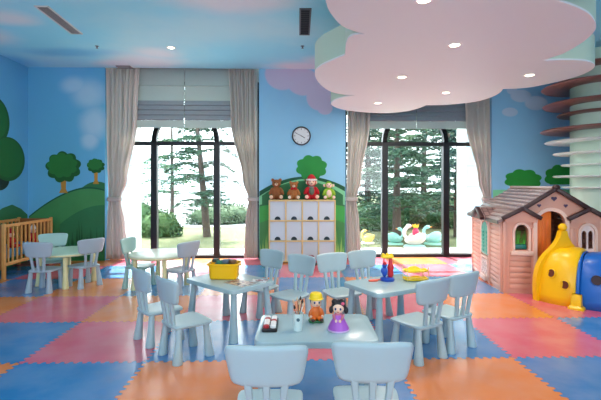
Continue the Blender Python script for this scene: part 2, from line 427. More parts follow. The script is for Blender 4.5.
# ---- roman blinds
def blind(a, b, label):
    t = thing('roman_blind', label, 'blind', ((a+b)/2, WY+.185, 2.5))
    w = (b-a)/2
    def sheet(zs, m, name):
        bm = B(); prev = None
        for (z, y) in zs:
            r = [bm.verts.new((x, y+dy, z-2.5)) for x, dy in ((-w, 0), (w, 0), (w, .012), (-w, .012))]
            if prev:
                for k in range(4): bm.faces.new((prev[k], prev[(k+1) % 4], r[(k+1) % 4], r[k]))
            else: bm.faces.new(r)
            prev = r
        bm.faces.new(prev[::-1]); return link(name, bm, m, t, smooth=False)
    zb = on_back(200, 128, WY+.185).z
    z101 = on_back(200, 101, WY+.185).z; z120 = on_back(200, 120.5, WY+.185).z; z86 = on_back(200, 86, WY+.185).z
    sheet([(3.9, 0), (z86+.015, 0), (z86, -.014), (z86-.012, 0), (z101, 0)], mat('blind_cloth', (180, 198, 192), .8, noise=.05, nscale=30), 'blind_cloth')
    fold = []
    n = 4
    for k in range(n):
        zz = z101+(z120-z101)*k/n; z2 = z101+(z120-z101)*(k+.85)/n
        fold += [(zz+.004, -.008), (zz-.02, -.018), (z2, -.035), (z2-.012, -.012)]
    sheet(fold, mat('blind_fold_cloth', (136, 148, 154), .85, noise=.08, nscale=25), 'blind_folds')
    sheet([(z120, -.01), (zb, -.01)], MATS['blind_cloth'], 'blind_hem')
    return t
xs = on_back(184.5, 100, WY+.185).x
blind(X1+.1, xs-.005, 'pale roman blind in the left window, its left half')
blind(xs+.005, X2-.1, 'pale roman blind in the left window, its right half')
xs2 = (X3+X4)/2
blind(X3+.1, xs2-.005, 'pale roman blind in the right window, its left half')
blind(xs2+.005, X4-.1, 'pale roman blind in the right window, its right half')

# ---- curtains
def translucent(m, k, rgb):
    nt = m.node_tree; o = [n for n in nt.nodes if n.type == 'OUTPUT_MATERIAL'][0]; b = nt.nodes['Principled BSDF']
    t = nt.nodes.new('ShaderNodeBsdfTranslucent'); t.inputs[0].default_value = lin(rgb); x = nt.nodes.new('ShaderNodeMixShader'); x.inputs[0].default_value = k
    nt.links.new(b.outputs[0], x.inputs[1]); nt.links.new(t.outputs[0], x.inputs[2]); nt.links.new(x.outputs[0], o.inputs[0]); return m
curM = translucent(mat('curtain_cloth', (226, 224, 216), .85, noise=.06, nscale=12, sheen=.2), .26, (214, 206, 198))
translucent(MATS['blind_cloth'], .12, (200, 214, 208))
def curtain(label, rows, Y, out):
    """rows: (z, x0, x1) from top to bottom; pleated"""
    zs = [r[0] for r in rows]
    t = thing('curtain', label, 'curtain', ((rows[0][1]+rows[0][2])/2, Y, rows[-1][0]))
    ox = t.location.x; oz = t.location.z
    bm = B(); prev = None; n = 96; m = 44
    for j in range(m+1):
        z = zs[0]+(zs[-1]-zs[0])*j/m
        for k in range(len(rows)-1):
            if rows[k][0] >= z >= rows[k+1][0]-1e-6: break
        tt = (rows[k][0]-z)/(rows[k][0]-rows[k+1][0]); tt = tt*tt*(3-2*tt)
        x0 = rows[k][1]+(rows[k+1][1]-rows[k][1])*tt; x1 = rows[k][2]+(rows[k+1][2]-rows[k][2])*tt
        wd = x1-x0
        amp = .045 if wd > .35 else .03
        fr_, bk = [], []
        for i in range(n+1):
            u = i/n; ph = 2*pi*7*u+.5*sin(3*u*pi+z)
            dy = -amp*sin(ph)-.02*sin(2.6*ph+z*.7)
            fr_.append(bm.verts.new((x0+wd*u+.008*sin(ph*2)-ox, dy, z-oz)))
        if prev:
            for i in range(n): bm.faces.new((prev[i], prev[i+1], fr_[i+1], fr_[i]))
        prev = fr_
    o = link('curtain_cloth', bm, curM, t, angle=80)
    md = o.modifiers.new('s', 'SOLIDIFY'); md.thickness = .006
    # tieback
    z, a, b = rows[out]
    bm = B(); P = rrect(b-a+.05, .13, .06); prism(bm, P, [(.0, -.035), (-.006, 0), (0, .035)], Matrix.Translation(((a+b)/2-ox, 0, z-oz)))
    link('tieback', bm, mat('tieback_cloth', (176, 172, 164), .85), t)
    return t
def xr(px, y=WY+.1): return on_back(px, 200, y).x
zw = on_back(300, 199, WY+.1).z
curtain('grey beige tied curtain at the left side of the left window', [(3.85, xr(106.5), xr(140)), (2.6, xr(107.5), xr(137)), (zw+.35, xr(109), xr(127)), (zw, xr(109.5), xr(120.5)), (.7, xr(108), xr(125)), (.02, xr(107), xr(129))], WY+.082, 3)
curtain('grey beige tied curtain at the right side of the left window', [(3.85, xr(228.5), xr(257.5)), (2.6, xr(231), xr(257.5)), (zw+.35, xr(243), xr(257.5)), (zw, xr(248.7), xr(257.5)), (.7, xr(245.5), xr(257.5)), (.02, xr(244), xr(257.5))], WY+.082, 3)
curtain('grey beige tied curtain at the left side of the right window', [(3.85, xr(347), xr(373)), (2.6, xr(347), xr(370)), (zw+.35, xr(346.5), xr(361)), (zw, xr(346), xr(356)), (.7, xr(346), xr(359)), (.02, xr(346), xr(361))], WY+.082, 3)
curtain('grey beige tied curtain beside the playhouse, right window', [(3.85, xr(462), xr(490.5)), (2.6, xr(465), xr(490.5)), (zw+.35, xr(477), xr(490.5)), (zw, xr(482.5), xr(490.5)), (.7, xr(478), xr(490.5)), (.02, xr(477), xr(490.5))], WY+.082, 3)

# ================================================================ CEILING ITEMS
ZB, ZT = 2.72, 3.04
def zb(px, py): p = at_z(px, py, ZB); return (p.x, p.y)
lobes = [
    [zb(345, 55), zb(334, 59.5), zb(322, 65), zb(315.5, 71), zb(315.8, 78), zb(322, 86), zb(331.5, 92), zb(345, 94.8), zb(356, 95)],
    [zb(356, 95), zb(342, 97.5), zb(333, 101), zb(331.5, 105), zb(341, 109.2), zb(360, 112), zb(385, 113.2), zb(405, 111.5), zb(418, 108.5), zb(426, 105.3)],
    [zb(426, 105.3), zb(450, 104.6), zb(475, 101.8), zb(492, 97), zb(500, 92.5), zb(503, 89)],
    [zb(503, 89), zb(525, 88), zb(550, 83.5), zb(575, 77), zb(589, 71.5), zb(595, 66), zb(588, 61.5), zb(570, 60), zb(542, 60.5)],
    [zb(542, 60.5), zb(562, 54), zb(580, 44), zb(592, 34), zb(596, 26), zb(590, 15), zb(576, 7), zb(556, 0)],
]
pf = zb(556, 0)
P = []
for L in lobes: P += catmull(L, 6, False)[:-1]
P += catmull([pf, (2.4, 2.45), (2.0, 2.1), (1.5, 1.95), (1.0, 2.05), (.75, 2.3)], 5, False)[:-1]
P += catmull([(.75, 2.3), (.5, 2.5), (.28, 2.85), zb(327, 5), zb(332, 15), zb(341, 25), zb(352, 30.5), zb(365, 34)], 6, False)[:-1]
P += catmull([zb(365, 34), zb(352, 35.5), zb(346.5, 42), zb(345, 55)], 4, False)[:-1]
# orientation
ar = sum(P[i][0]*P[(i+1) % len(P)][1]-P[(i+1) % len(P)][0]*P[i][1] for i in range(len(P)))
if ar < 0: P = P[::-1]
cm = N('cloud_panel_paint', .55)
cm.color(cm.mix(cm.mapr(cm.z, ZB+.012, ZB+.02), lin((236, 242, 240)), lin((200, 222, 198))))
cloud = thing('cloud_panel', 'large white cloud-shaped panel hanging under the ceiling', 'ceiling panel', (2.6, 4.6, ZB))
bm = B(); prism(bm, [(x-2.6, y-4.6) for x, y in P], [(.0, 0), (0, ZT-ZB)])
link('cloud_board', bm, cm.m, cloud, angle=35)
link('hanger', box(B(), -.25, .25, -.25, .25, ZT-ZB, CEIL-ZB), white, cloud, smooth=False)
trimW = mat('light_trim', (240, 240, 238), .4)
lens = mat('lamp_lens', (255, 240, 215), .4, emit=(255, 232, 200), estr=14)
dl0 = None
def downlight(p, label, r=.055, energy=14, add=True, spot=True):
    t = thing('downlight', label, 'ceiling light', p, 0, 'round recessed ceiling downlights')
    bm = B(); lathe(bm, [(r*.78, -.001), (r*1.0, -.008), (r*1.25, -.006), (r*1.3, .0)], 28, cap=False); link('trim_ring', bm, trimW, t)
    bm = B(); lathe(bm, [(r*.8, -.004), (r*.8, -.001)], 28); link('lens', bm, lens, t)
    if add:
        ld = bpy.data.lights.new('downlight_lamp', 'AREA'); ld.shape = 'DISK'; ld.size = r*1.6; ld.energy = energy; ld.color = (1, .88, .74)
        lo = bpy.data.objects.new('downlight_lamp', ld); COL.objects.link(lo); lo.parent = t; lo.location = (0, 0, -.012)
for (px, py, lab) in ((454.5, 45, 'bright round downlight near the middle of the white cloud panel'), (402, 77, 'small round downlight left of centre in the cloud panel'), (378, 103, 'far left round downlight near the window edge of the cloud panel'),
                      (446, 92.5, 'round downlight near the far edge of the cloud panel'), (529.5, 75, 'rightmost round downlight in the cloud panel'), (424, 0, 'round downlight at the top edge of the picture in the cloud panel')):
    downlight(at_z(px, py, ZB-.001), lab)
def zc(px, py): return at_z(px, py, CEIL)
downlight(zc(171, 47.5)-Vector((0, 0, .001)), 'single round downlight in the painted blue ceiling, left')
for x in (-3.2, -1.2):  # unseen lamps added behind the viewer to brighten the room
    for y in (1.2, -1.2): downlight(Vector((x, y, CEIL-.001)), 'round downlight in the painted ceiling behind the viewer')
for y in (-1.2,): downlight(Vector((4.5, y, CEIL-.001)), 'round downlight in the painted ceiling behind the viewer')
def vent(c, w, L, rz, label, mfr, msl, n, along):
    t = thing('ceiling_vent', label, 'vent', c, rz)
    bm = B()
    box(bm, -w/2, w/2, -L/2, -L/2+.02, -.012, 0); box(bm, -w/2, w/2, L/2-.02, L/2, -.012, 0)
    box(bm, -w/2, -w/2+.02, -L/2, L/2, -.012, 0); box(bm, w/2-.02, w/2, -L/2, L/2, -.012, 0); link('vent_frame', bm, mfr, t, smooth=False)
    link('vent_backing', box(B(), -w/2+.018, w/2-.018, -L/2+.018, L/2-.018, -.003, -.001), mat('vent_dark', (22, 26, 32), .7), t, smooth=False)
    bm = B()
    for i in range(n):
        if along: x = -w/2+.02+(w-.04)*(i+.5)/n; box(bm, x-.004, x+.004, -L/2+.018, L/2-.018, -.011, -.003)
        else: y = -L/2+.02+(L-.04)*(i+.5)/n; box(bm, -w/2+.018, w/2-.018, y-.006, y+.006, -.011, -.003)
    s = link('louvre_slats', bm, msl, t, smooth=False)
p1, p2 = zc(41, 5.5), zc(77, 33.5)
greyv = mat('vent_grey', (150, 156, 156), .5); 
vent((p1+p2)/2, .17, (p2-p1).length, atan2(p2.y-p1.y, p2.x-p1.x)-pi/2, 'long grey air vent slot in the ceiling at upper left', mat('vent_pale', (205, 212, 214), .5), greyv, 7, True)
p1, p2 = zc(305.5, 8), zc(304.5, 34.5)
vent((p1+p2)/2, .15, (p2-p1).length, atan2(p2.y-p1.y, p2.x-p1.x)-pi/2, 'dark louvred air vent beside the cloud panel', mat('vent_mid', (92, 98, 104), .5), mat('vent_slat_dark', (52, 56, 62), .5), 14, False)
pv = zc(124.5, 66.8); vent(pv, .26, .16, 0, 'small vent in the ceiling above the left curtain', mat('vent_pinkgrey', (150, 140, 150), .5), greyv, 5, False)
for (px, py, lab) in ((97, 46, 'small ceiling sprinkler left of the single downlight'), (302.5, 46, 'small ceiling sprinkler behind the dark vent')):
    t = thing('sprinkler', lab, 'sprinkler', zc(px, py)+Vector((0, 0, .002)))
    bm = B(); lathe(bm, [(.03, 0), (.03, -.006), (.012, -.008), (.01, -.03)], 16); link('escutcheon', bm, mat('chrome_dull', (110, 112, 118), .35, metal=.6), t)
    bm = B(); lathe(bm, [(.02, -.038), (.02, -.035)], 12); box(bm, -.003, .003, -.012, .012, -.036, -.028); link('deflector', bm, MATS['chrome_dull'], t)

# ---- clock
pc = on_back(301.3, 136)
t = thing('wall_clock', 'round white wall clock with a dark rim above the painted tree', 'clock', (pc.x, WY, pc.z)); r = .178
M = Matrix.Rotation(pi/2, 4, 'X')
bm = B(); lathe(bm, [(r*.86, .0), (r*.86, .03), (r*.9, .045), (r, .035), (r, 0)], 48, M=M, cap=False); link('rim', bm, mat('clock_rim', (52, 56, 62), .35), t)
bm = B(); lathe(bm, [(r*.88, .0), (r*.88, .018)], 48, M=M); link('dial', bm, mat('clock_dial', (226, 232, 232), .3), t)
bm = B()
for i in range(12):
    a = 2*pi*i/12; ln = .03 if i % 3 == 0 else .018
    box(bm, -.004, .004, -.021, -.019, r*.8-ln, r*.8, M=Matrix.Rotation(a, 4, 'Y'))
link('hour_marks', bm, mat('ink', (30, 34, 38), .5), t, smooth=False)
for nm, ln, w, a in (('hour_hand', .08, .006, 2.1), ('minute_hand', .12, .004, -1.1)):
    link(nm, box(B(), -w, w, -.026, -.023, -.015, ln, M=Matrix.Rotation(a, 4, 'Y')), MATS['ink'], t, smooth=False)

# ---- column with ring shelves
cc = cw(4.98, 6.95); t = thing('ringed_column', 'pale green round column with stacked brown and white ring shelves', 'column', (cc.x, cc.y, 0))
bm = B(); lathe(bm, [(.425, 0), (.425, CEIL)], 48); link('shaft', bm, mat('column_green', (196, 218, 200), .45), t)
brownD, whiteD = mat('ring_brown', (146, 104, 96), .35), mat('ring_white', (238, 244, 238), .35)
for (px, py, br) in ((552, 56, 1), (549, 70, 1), (545, 86, 1), (546, 104, 1), (560, 114, 1), (544, 130, 1), (548, 141.5, 0), (556, 153.5, 0), (564, 165, 0), (556, 176.5, 0), (564, 187.5, 0)):
    R = (300.5+4.98/6.95*F-px)/F*6.95*.93; z = CH+(HY-py)*6.95/F
    if z > CEIL-.05: continue
    bm = B(); lathe(bm, [(.41, z-.016), (R-.02, z-.016), (R, z), (R-.02, z+.016), (.41, z+.016)], 64, cap=False)
    link('ring_shelf', bm, brownD if br else whiteD, t)

# ================================================================ FURNITURE
def make_chair(m, name='child_chair'):
    t = thing(name, '', 'chair')
    bm = B()
    def seat(s, q):
        x = s*(1-.10*abs(q)**5)*(.165+.018*q); y = q*(1-.10*abs(s)**5)*.168+.005
        return (x, y, .283-.006*(1-s*s)*(1-q*q)), (0, 0, 1)
    pillow(bm, seat, .036, 16, 16, .55); link('seat', bm, m, t, angle=60)
    def yb(z): return -.140-(z-.28)*.16
    bm = B()
    def back(s, q):
        w = .188+.017*q; x = s*w*(1-.075*abs(q)**7); zz = .571+q*.103*(1-.12*abs(s)**5)
        return (x, yb(zz)+.9*x*x, zz), (0, 1, .16)
    pillow(bm, back, .03, 18, 14, .7); link('backrest', bm, m, t, angle=60)
    for k in (-1, 0, 1):
        bm = B(); prev = None
        for i in range(7):
            z = .275+(.50-.275)*i/6; x = k*(.068+.022*i/6); w = .021-.005*sin(pi*i/6); th = .013; y = yb(z)+.9*x*x
            rg = [bm.verts.new((x+sx*w*c1, y+sy*th*c2, z)) for sx, sy, c1, c2 in ((1, 1, .7, 1), (-1, 1, .7, 1), (-1, 1, 1, .5), (-1, -1, 1, .5), (-1, -1, .7, 1), (1, -1, .7, 1), (1, -1, 1, .5), (1, 1, 1, .5))]
            if prev:
                for a in range(8): bm.faces.new((prev[a], prev[(a+1) % 8], rg[(a+1) % 8], rg[a]))
            else: bm.faces.new(rg)
            prev = rg
        bm.faces.new(prev[::-1]); link('slat', bm, m, t)
    for sx, sy in ((1, 1), (-1, 1), (1, -1), (-1, -1)):
        bm = B()
        prof = [(.038, 0), (.040, .004), (.040, .012), (.033, .09), (.027, .18), (.024, .275)]
        seg = 20; prev = None
        for (r, z) in prof:
            k = 1-z/.275; cx = sx*(.120+.020*k); cy = sy*.118+.004+sy*.024*k
            rg = [bm.verts.new((cx+r*cos(2*pi*i/seg), cy+r*sin(2*pi*i/seg), z)) for i in range(seg)]
            if prev:
                for i in range(seg): bm.faces.new((prev[i], prev[(i+1) % seg], rg[(i+1) % seg], rg[i]))
            else: bm.faces.new(rg[::-1])
            prev = rg
        bm.faces.new(prev); link('leg', bm, m, t)
    return t
chairM = mat('pale_blue_plastic', (166, 190, 196), .35)
chairL = mat('pale_grey_plastic', (166, 184, 196), .36)
chairG = mat('pale_green_plastic', (158, 196, 190), .36)
protos = {}
def chair(l, d, fx, fy, label, group, m=chairM):
    p = cw(l, d); rz = atan2(fy, fx)-YAW-pi/2
    if m.name not in protos:
        c = make_chair(m); protos[m.name] = c; c.location = p; c.rotation_euler = (0, 0, rz); c['label'] = label
    else: c = dup(protos[m.name], p, rz, label)
    c['group'] = group
    return c
g1 = 'pale blue child chairs around the craft tables'
chair(-.965, 3.505, .74, .67, 'pale blue child chair nearest the camera on the left, facing the yellow bin table', g1)
chair(-1.31, 3.86, .74, .67, 'pale blue child chair just behind the nearest left chair, same side of table', g1)
chair(-.10, 4.32, -.68, -.73, 'second from left of the four pale blue chairs before the shelf, facing the bin table', g1)
chair(-.44, 4.67, -.68, -.73, 'leftmost of the four pale blue chairs before the shelf, behind the bin table', g1)
chair(.42, 4.42, .48, -.88, 'third from left of the four pale blue chairs before the shelf, facing the toy table', g1)
chair(.78, 4.62, .48, -.88, 'rightmost of the four pale blue chairs before the shelf, left of the red blue toy', g1)
chair(.985, 3.50, -.52, .855, 'pale blue chair on the right, the one closer to the camera at the toy table', g1)
chair(1.32, 3.73, -.52, .855, 'pale blue chair farthest right, standing before the orange mat', g1)
chair(-.162, 2.15, .0, 1, 'left of the two foreground chairs cut off by the picture edge', g1)
chair(.352, 2.19, .02, 1, 'right of the two foreground chairs cut off by the picture edge', g1)
g2 = 'child chairs around the round tables'
chair(-3.43, 5.62, .02, 1, 'grey blue chair with its back to the camera in front of the crib side table', g2, chairL)
chair(-3.70, 6.25, .5, -.86, 'pale green-blue chair beside the crib behind the left round table', g2, chairG)
chair(-3.04, 5.89, -.85, .53, 'lavender grey chair right of the left round table, painted grass behind', g2, chairL)
chair(-2.25, 5.84, .99, -.12, 'pale green chair left of the round table at the window', g2, chairG)
chair(-1.61, 5.60, -.85, .53, 'lavender grey chair right of the round table at the window', g2, chairL)

def leg_mesh(cx, cy, h, r0=.044, r1=.027, splay=.03):
    bm = B(); seg = 24; prev = None; sx = math.copysign(1, cx); sy = math.copysign(1, cy)
    for (r, z) in [(r0*.95, 0), (r0, .005), (r0*.98, .02), (r0*.78, h*.35), (r0*.66, h*.7), (r1, h)]:
        k = 1-z/h
        rg = [bm.verts.new((cx+sx*splay*k+r*cos(2*pi*i/seg), cy+sy*splay*k+r*sin(2*pi*i/seg), z)) for i in range(seg)]
        if prev:
            for i in range(seg): bm.faces.new((prev[i], prev[(i+1) % seg], rg[(i+1) % seg], rg[i]))
        else: bm.faces.new(rg[::-1])
        prev = rg
    bm.faces.new(prev); return bm
tableM = mat('table_plastic', (162, 188, 194), .22)
def table(c, rz, label, w=.77, dd=.55, m=tableM):
    t = thing('child_table', label, 'table', c, rz, 'rectangular child tables')
    bm = B(); prism(bm, rrect(w, dd, .07, 8), [(.012, .435), (.0, .44), (0, .468), (.004, .477), (.012, .48)]); link('tabletop', bm, m, t)
    for sx in (-1, 1):
        for sy in (-1, 1): link('leg', leg_mesh(sx*(w/2-.075), sy*(dd/2-.075), .437), m, t)
    return t
Tf = cw(.10, 2.79); table(Tf, -YAW, 'pale blue rectangular table in the foreground with two figurines on it')
A_, Bq, C_ = cw(-1.166, 4.22), cw(-.60, 3.72), cw(-.25, 4.12)
ctr = (A_+C_)/2; aL = atan2(Bq.y-A_.y, Bq.x-A_.x)
table(ctr, aL, 'pale blue rectangular table with the yellow bin, left of the middle')
fr0 = cw(.67, 3.60); e = cw(.87, .49)-cw(0, 0); e.normalize(); nrm = Vector((-e.y, e.x, 0))
ctr2 = fr0+e*.385+nrm*.275
table(ctr2, atan2(e.y, e.x), 'pale blue rectangular table with the yellow tray toy, right of the middle')
def round_table(c, label, mt, ml, r=.425):
    t = thing('round_table', label, 'table', c, 0, 'round child tables')
    bm = B(); lathe(bm, [(r-.03, .435), (r-.006, .436), (r, .445)], 64, cap=False)
    bm = B(); lathe(bm, [(r-.012, .436), (r, .445), (r, .47), (r-.004, .477), (r-.012, .48)], 64); link('tabletop', bm, [mt], t)
    bm = B(); lathe(bm, [(r+.0005, .446), (r+.003, .449), (r+.003, .462), (r+.0005, .465)], 64, cap=False); link('edge_band', bm, ml, t)
    for k in range(4):
        a = radians(25)+k*pi/2-YAW; link('leg', leg_mesh((r-.09)*cos(a), (r-.09)*sin(a), .438, .042, .03, .012), ml, t)
cream = mat('cream_plastic', (226, 222, 170), .35)
round_table(cw(-3.36, 6.02), 'pale green round table near the crib', mat('mint_tabletop', (186, 214, 190), .3), cream)
round_table(cw(-1.93, 5.79), 'cream round table in front of the left window', mat('cream_tabletop', (222, 226, 200), .25), cream)

# ---- crib
wood = mat('crib_wood', (206, 150, 84), .45, noise=.18, nscale=14)
woodD = mat('crib_wood_dark', (140, 84, 44), .5, noise=.18, nscale=14)
Wc, Lc = .60, 1.27
cp = cw(-4.37, 6.19); crib = thing('crib', 'honey wood slatted crib along the left wall', 'crib', (LX+.03, cp.y, 0))
for x in (0.0, Wc-.045):
    for y in (0, Lc-.045): link('post', box(B(), x, x+.045, y, y+.045, 0, .84, .006), wood, crib)
for x in (.01, Wc-.035):
    link('rail', box(B(), x, x+.028, .045, Lc-.045, .78, .825, .005), wood, crib); link('rail', box(B(), x, x+.028, .045, Lc-.045, .20, .25, .005), wood, crib)
    for k in range(11):
        y = .045+(Lc-.09)*(k+.7)/11.4; link('bar', box(B(), x+.004, x+.024, y-.011, y+.011, .25, .78), wood, crib)
for y, m in ((.008, woodD), (Lc-.033, woodD)): link('end_panel', box(B(), .045, Wc-.045, y, y+.025, .15, .82, .004), m, crib)
link('mattress', box(B(), .045, Wc-.045, .04, Lc-.04, .30, .42, .02), mat('mattress_blue', (96, 150, 178), .8), crib)

# ---- cube shelf
sx0, sx1 = on_back(268.7, 200, 7.55).x, on_back(335.7, 200, 7.55).x
SH = on_back(300, 200, 7.55).z
shelfM = mat('birch_shelf', (228, 200, 140), .45, noise=.08, nscale=10)
sh = thing('cube_shelf', 'birch cubby shelf with grey doors between the two windows', 'shelf', ((sx0+sx1)/2, 7.55, 0))
W_ = sx1-sx0; bt = .022; D_ = .33
def sb(name, *a): return link(name, box(B(), *a, .002), shelfM, sh, smooth=False)
for s in (-1, 1): sb('side_panel', *(sorted((s*W_/2, s*(W_/2-bt)))), 0, D_, 0, SH)
sb('top_board', -W_/2, W_/2, -.004, D_, SH-.024, SH+.001)
colw = (W_-bt)/4; rowh = (SH-.04)/3
for k in range(1, 4): sb('divider', -W_/2+bt/2+colw*k-bt/2, -W_/2+bt/2+colw*k+bt/2, .002, D_-.01, .03, SH-.024)
for k in range(0, 3): sb('shelf_board', -W_/2+bt, W_/2-bt, .003, D_-.01, .018+rowh*k, .018+rowh*k+bt)
sb('back_panel', -W_/2+bt, W_/2-bt, D_-.012, D_-.002, .02, SH-.02)
doorM = mat('grey_door', (196, 206, 214), .4); holeM = mat('finger_hole', (24, 48, 58), .6)
for r in range(3):
    for c in range(4):
        xa = -W_/2+bt/2+colw*c+bt/2+.003; xb = xa+colw-bt-.006; z0 = .018+rowh*r+bt+.004; z1 = z0+rowh-bt-.010
        d = link('cubby_door', box(B(), xa, xb, .022, .034, z0, z1), doorM, sh, smooth=False)
        cx = (xa+xb)/2; bm = B(); hp = [(cx+.055*cos(a*pi/16), z0+.004+.062*sin(a*pi/16)) for a in range(17)]
        f1 = [bm.verts.new((x, .0205, z)) for x, z in hp]; f2 = [bm.verts.new((x, .0222, z)) for x, z in hp]
        bm.faces.new(f1)
        for i in range(17): bm.faces.new((f1[i], f1[(i+1) % 17], f2[(i+1) % 17], f2[i]))
        link('finger_hole', bm, holeM, d, smooth=False)

# ---- plush toys on the shelf
def remesh(o, v=.006, sm=4):
    md = o.modifiers.new('r', 'REMESH'); md.mode = 'VOXEL'; md.voxel_size = v; md.use_smooth_shade = True
    s = o.modifiers.new('s', 'SMOOTH'); s.factor = .5; s.iterations = sm
def plush(px, h, label, body, muzzle, kind, name='teddy_bear'):
    p = on_back(px, 190, 7.70)
    t = thing(name, label, 'plush toy', (p.x, 7.70, SH+.001)); s = h/.42
    def E(bm, c, r, M=None): return ell(bm, [q*s for q in c], [q*s for q in (r if hasattr(r, '__len__') else (r,)*3)], 18, 12, M)
    bm = B(); E(bm, (0, 0, .12), (.085, .075, .12)); E(bm, (0, -.01, .285), (.078, .07, .07)); E(bm, (0, 0, .21), (.045, .045, .05))
    if kind == 'bear':
        for q in (-1, 1): E(bm, (q*.066, .005, .345), (.03, .02, .03))
    for q in (-1, 1):
        E(bm, (q*.092, -.03, .15), (.03, .034, .075), Matrix.Rotation(q*-.45, 4, 'Y')); E(bm, (q*.07, -.085, .045), (.04, .085, .042), Matrix.Rotation(q*-.3, 4, 'Z'))
    o = link('body', bm, body, t); remesh(o, .007*s)
    if kind in ('elf', 'monkey'):
        bm = B(); E(bm, (0, -.022, .285), (.068, .066, .060)); o = link('face', bm, muzzle, t)
    bm = B(); E(bm, (0, -.082, .270), (.030, .022, .023)); link('muzzle', bm, muzzle, t)
    bm = B(); E(bm, (0, -.103, .277), (.011, .008, .008)); link('nose', bm, mat('plush_nose', (40, 26, 22), .4), t)
    for q in (-1, 1):
        bm = B(); E(bm, (q*.028, -.079, .302), .0085); link('eye', bm, mat('plush_eye', (16, 14, 14), .2), t)
        bm = B(); E(bm, (q*.086, -.166, .052), (.032, .012, .032)); link('foot_pad', bm, muzzle, t)
    return t, E
bearM = mat('brown_plush', (146, 92, 54), .9, noise=.3, nscale=40, bump=.8, bscale=120)
bearM2 = mat('tan_plush', (176, 112, 62), .9, noise=.3, nscale=40, bump=.8, bscale=120)
padM = mat('cream_plush', (222, 196, 164), .9)
plush(276.5, .44, 'larger brown teddy bear at the left end of the shelf top', bearM, padM, 'bear')
t, E = plush(293.8, .385, 'smaller tan teddy bear with a red bow, second on the shelf top', bearM2, mat('pale_plush', (232, 214, 190), .9), 'bear')
redM = mat('red_felt', (190, 30, 42), .85); whM = mat('white_felt', (236, 230, 226), .9)
for q in (-1, 1):
    bm = B(); E(bm, (q*.035, -.075, .222), (.034, .014, .024), Matrix.Rotation(q*.3, 4, 'Y')); link('bow_loop', bm, redM, t)
t, E = plush(311.5, .46, 'red and white dressed elf doll in a red hat on the shelf top', redM, mat('skin_felt', (238, 196, 172), .9), 'elf', 'elf_doll')
bm = B(); lathe(bm, [(.074*1.1, .325*1.1), (.078*1.1, .34*1.1), (.066*1.1, .375*1.1), (.045*1.1, .405*1.1), (.015*1.1, .425*1.1)], 20); link('hat', bm, redM, t)
bm = B()
for i in range(18):
    a = 2*pi*i/18; ell(bm, (.082*cos(a)*1.05, .075*sin(a)*1.05-.008, .332*1.1), (.02, .02, .018), 8, 6)
link('hat_brim', bm, whM, t)
bm = B()
for q in (-1, 1): E(bm, (q*.078, -.01, .285), (.02, .012, .026))
link('ears', bm, MATS['skin_felt'], t)
bm = B(); lathe(bm, [(.05, .205), (.062, .222), (.052, .245)], 20); link('scarf', bm, mat('scarf_grey', (120, 130, 128), .9, noise=.3, nscale=60), t)
bm = B(); E(bm, (0, -.045, .14), (.05, .05, .07)); link('jacket_front', bm, mat('jacket_green', (96, 110, 96), .9, noise=.3, nscale=60), t)
t, E = plush(328.8, .385, 'lime green plush monkey at the right end of the shelf top', mat('lime_plush', (150, 190, 60), .9, noise=.2, nscale=40, bump=.6, bscale=120), mat('pink_plush', (240, 206, 190), .9), 'monkey', 'plush_monkey')
bm = B()
for q in (-1, 1): E(bm, (q*.088, 0, .285), (.028, .014, .03))
link('ears', bm, MATS['pink_plush'], t)
bm = B(); E(bm, (0, -.045, .12), (.055, .05, .08)); link('belly', bm, MATS['pink_plush'], t)
bm = B(); E(bm, (0, .01, .345), (.05, .04, .025)); link('hair_tuft', bm, mat('green_tuft', (96, 168, 50), .9), t)

# red toy car on floor before the shelf
p = at_z(310, 262.5, 0); t = thing('toy_car', 'red toy car on the floor in front of the cubby shelf', 'toy', (p.x, 7.36, 0))
bm = B(); rounded(bm, rrect(.24, .12, .04), .035, .12, .02); link('car_body', bm, redM, t)
bm = B(); rounded(bm, rrect(.12, .10, .03), .12, .175, .025); link('cab', bm, mat('dark_red', (120, 26, 34), .4), t)
for x in (-.07, .07):
    for y in (-.055, .055):
        bm = B(); lathe(bm, [(.03, -.012), (.034, -.008), (.034, .008), (.03, .012)], 18, c=(x, y, .034), M=Matrix.Rotation(pi/2, 4, 'X')); link('wheel', bm, MATS['ink'], t)
# plush toys in crib
for (yy, hh, lab) in ((.42, .30, 'red and white plush doll in the crib, nearer the camera'), (1.0, .32, 'red and white plush doll in the crib, nearer the corner')):
    t = thing('plush_doll', lab, 'plush toy', (LX+.03+.42, cp.y+yy, .421))
    bm = B(); ell(bm, (0, 0, .09), (.055, .05, .09)); 
    for q in (-1, 1): ell(bm, (.06, q*.045, .03), (.07, .028, .028)); ell(bm, (.01, q*.06, .12), (.025, .022, .06), M=Matrix.Rotation(q*.5, 4, 'X'))
    o = link('body', bm, redM, t); remesh(o, .007)
    bm = B(); ell(bm, (.0, 0, .215), (.052, .052, .05)); link('head', bm, MATS['skin_felt'], t)
    bm = B(); lathe(bm, [(.052, .235), (.048, .26), (.02, .31)], 16); link('hat', bm, redM if yy < .6 else whM, t)
    for q in (-1, 1): bm = B(); ell(bm, (.048, q*.018, .222), .007, 8, 6); link('eye', bm, MATS['plush_eye'], t)

# ================================================================ THINGS ON TABLES
TZ = .4805
